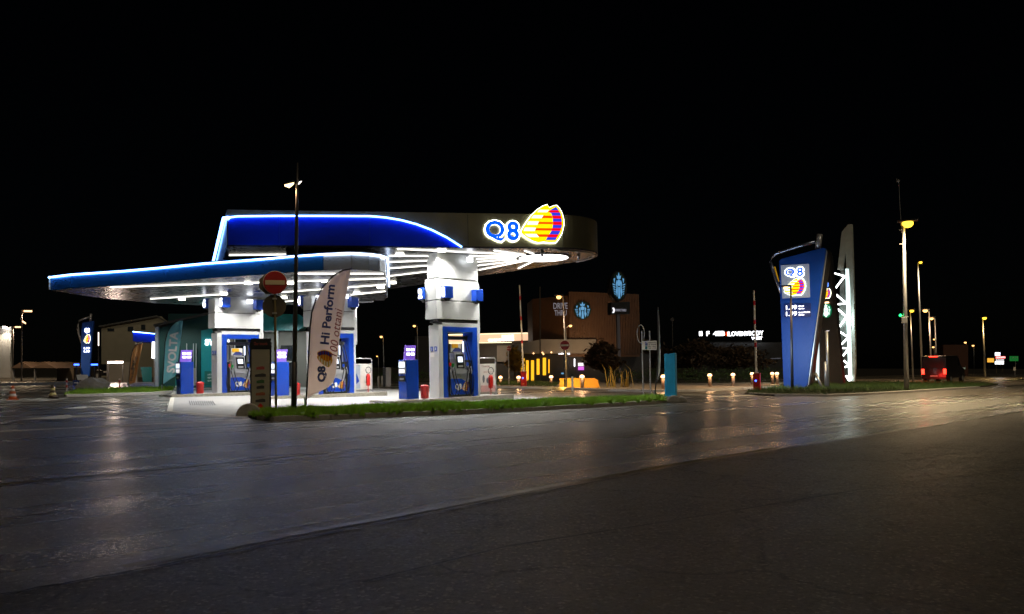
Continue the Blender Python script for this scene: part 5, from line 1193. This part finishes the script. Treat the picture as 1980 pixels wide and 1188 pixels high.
# ================================================================== RIGHT BACKGROUND
t = Thing('dark_block', 'dark brick block behind the tall street lamps', 'building', 1848, Y=120, rz=rad(-15))
prt([(1824,728),(1872,728),(1872,667),(1824,667)], 0, 10, 'wall', mat('dim_brick', (.12,.05,.03), .8, var=.2))
t = Thing('advert_tower', 'stack of bright shop signs on a post at the far right', 'sign', 1930, Y=100)
for y0_, y1_, x0_, x1_, m in ((682,688,1924,1934,E_TXT),(689.5,693.5,1925,1944,em('red_board',(1,.12,.1),1.3)),(694.5,698,1926,1941,E_WHT),(699,704.5,1924,1941,E_TXT)):
    prt([(x0_,y1_),(x1_,y1_),(x1_,y0_),(x0_,y0_)], -.1, .1, 'sign_board', m)
for y_, tx, m, x0_, w_ in ((687,'BLU',E_DBLU,1926,7),(693,'EUROSPIN',E_WHT,1927,14),(697.4,'MARKET',INKD,1927,12),(703.8,'BRICO',INKB,1926,13)): a = t.P(x0_, y_); letters('lettering', tx, w_*t.Y/F, 3.0*t.Y/F, m, t.o, a[0], a[1], y=-.11, ext=.02, bold=.03)
for px in (1926, 1938): prt([(px,730),(px+1,730),(px+1,705),(px,705)], -.05, .05, 'post', DARKP)
t = Thing('road_sign', 'green direction board far right beside the shop signs', 'road sign', 1961, Y=95); q = prt([(1952,698.5),(1969,698.5),(1969,689),(1952,689)], -.05, .05, 'board', em('green_board', (.01,.18,.03), .5))
a = t.P(1957, 693.5); letters('lettering', 'A14', 9*t.Y/F, 3*t.Y/F, INKW, t.o, a[0], a[1], y=-.06, ext=.02); prt([(1963,730),(1964,730),(1964,699),(1963,699)], -.05, .05, 'post', GALV)
t = Thing('road_sign', 'small white plate below the green direction board', 'road sign', 1962, Y=80); prt([(1959.5,717),(1964,717),(1964,710),(1959.5,710)], -.05, .05, 'plate', SWHT); prt([(1961.5,728),(1962,728),(1962,717.3),(1961.5,717.3)], -.02, .02, 'post', GALV)
t = Thing('billboard', 'small amber lit board left of the bright shop signs', 'sign', 1914, Y=90); prt([(1909,701),(1922,701),(1922,693),(1909,693)], -.05, .05, 'board', em('amber_board', (1,.5,.06), .8)); prt([(1912,730),(1913,730),(1913,701.3),(1912,701.3)], -.03, .03, 'post', DARKP)
t = Thing('road_sign', 'grey triangular sign back on a pole between the tall lamps', 'road sign', 1811, 740); MB().tube([(0,0,0),(t.P(1810,682)[0],0,t.P(1810,682)[1])], .03).build('pole', GALV, t.o)
MB().prism(t.poly([(1804,697),(1818,697),(1811,682)]), -.05, -.03).build('sign_back', mat('tri_grey', (.16,.14,.13), .5), t.o)
t = Thing('warning_post', 'short yellow post right of the tall lamps', 'post', 1840, 738); a = t.P(1840,722); MB().box(-.07, .07, -.05, .05, a[1]-.3, a[1]).build('yellow_panel', em('yellow_sign', (1,.6,.02), .5), t.o); MB().box(-.03, .03, .052, .09, 0, a[1]).build('post', GALV, t.o)
t = Thing('road_sign', 'small blue and white kerb plate right of the yellow post', 'road sign', 1861, 735); prt([(1854,714),(1867,714),(1867,711),(1854,711)], -.05, .05, 'plate', mat('pale_blue_plate', (.2,.35,.45), .5)); prt([(1860,735),(1860.8,735),(1860.8,714.3),(1860,714.3)], -.03, .03, 'post', GALV)

# made-up van added far down the road for its red tail light
vp = W(1806, 730, 60); vl = Vector((vp.x, 60, gz(vp.x)))
v = empty('added_van', vl, rad(45)); tag(v, 'added dark van with lit red tail lamps, standing in for passing tail lights', 'van')
VD = mat('van_paint', (.012,.012,.014), .35, coat=.5)
MB().prism([(0,.35),(0,1.1),(.06,2.05),(.2,2.15),(3.2,2.15),(3.9,1.35),(4.8,1.05),(4.95,.6),(4.95,.35)], -.9, .9).build('body', VD, v, bevel=.06)
MB().box(-.015, -.003, -.7, .7, 1.25, 1.8).build('rear_window', BLACK, v); MB().prism([(3.1,1.35),(3.12,1.95),(3.25,1.95),(3.75,1.35)], -.91, .91).build('side_window', GLASS, v)
for y in (-.78, .78): MB().box(-.03, -.003, y-.1, y+.1, .72, 1.12).build('tail_lamp', E_TAIL, v)
MB().box(.0, .04, -.3, .3, 2.07, 2.12).build('brake_light', E_TAIL, v); MB().box(-.012, -.003, -.26, .26, .52, .63).build('number_plate', SWHT, v); MB().box(-.08, -.003, -.88, .88, .36, .5).build('bumper', BLACK, v)
for x in (.9, 4.0):
    for y in (-.85, .85): w_ = MB().circ(x, .33, .33, y-.11, y+.11, 18).build('wheel', RUB, v); MB().circ(x, .33, .19, y-.115, y+.115, 14).build('rim', SILV, w_)
point('tail_glow', (-2.2, 0, .5), 70, v, (1,.03,.02), .3)  # extra red point light added behind the van to redden the road
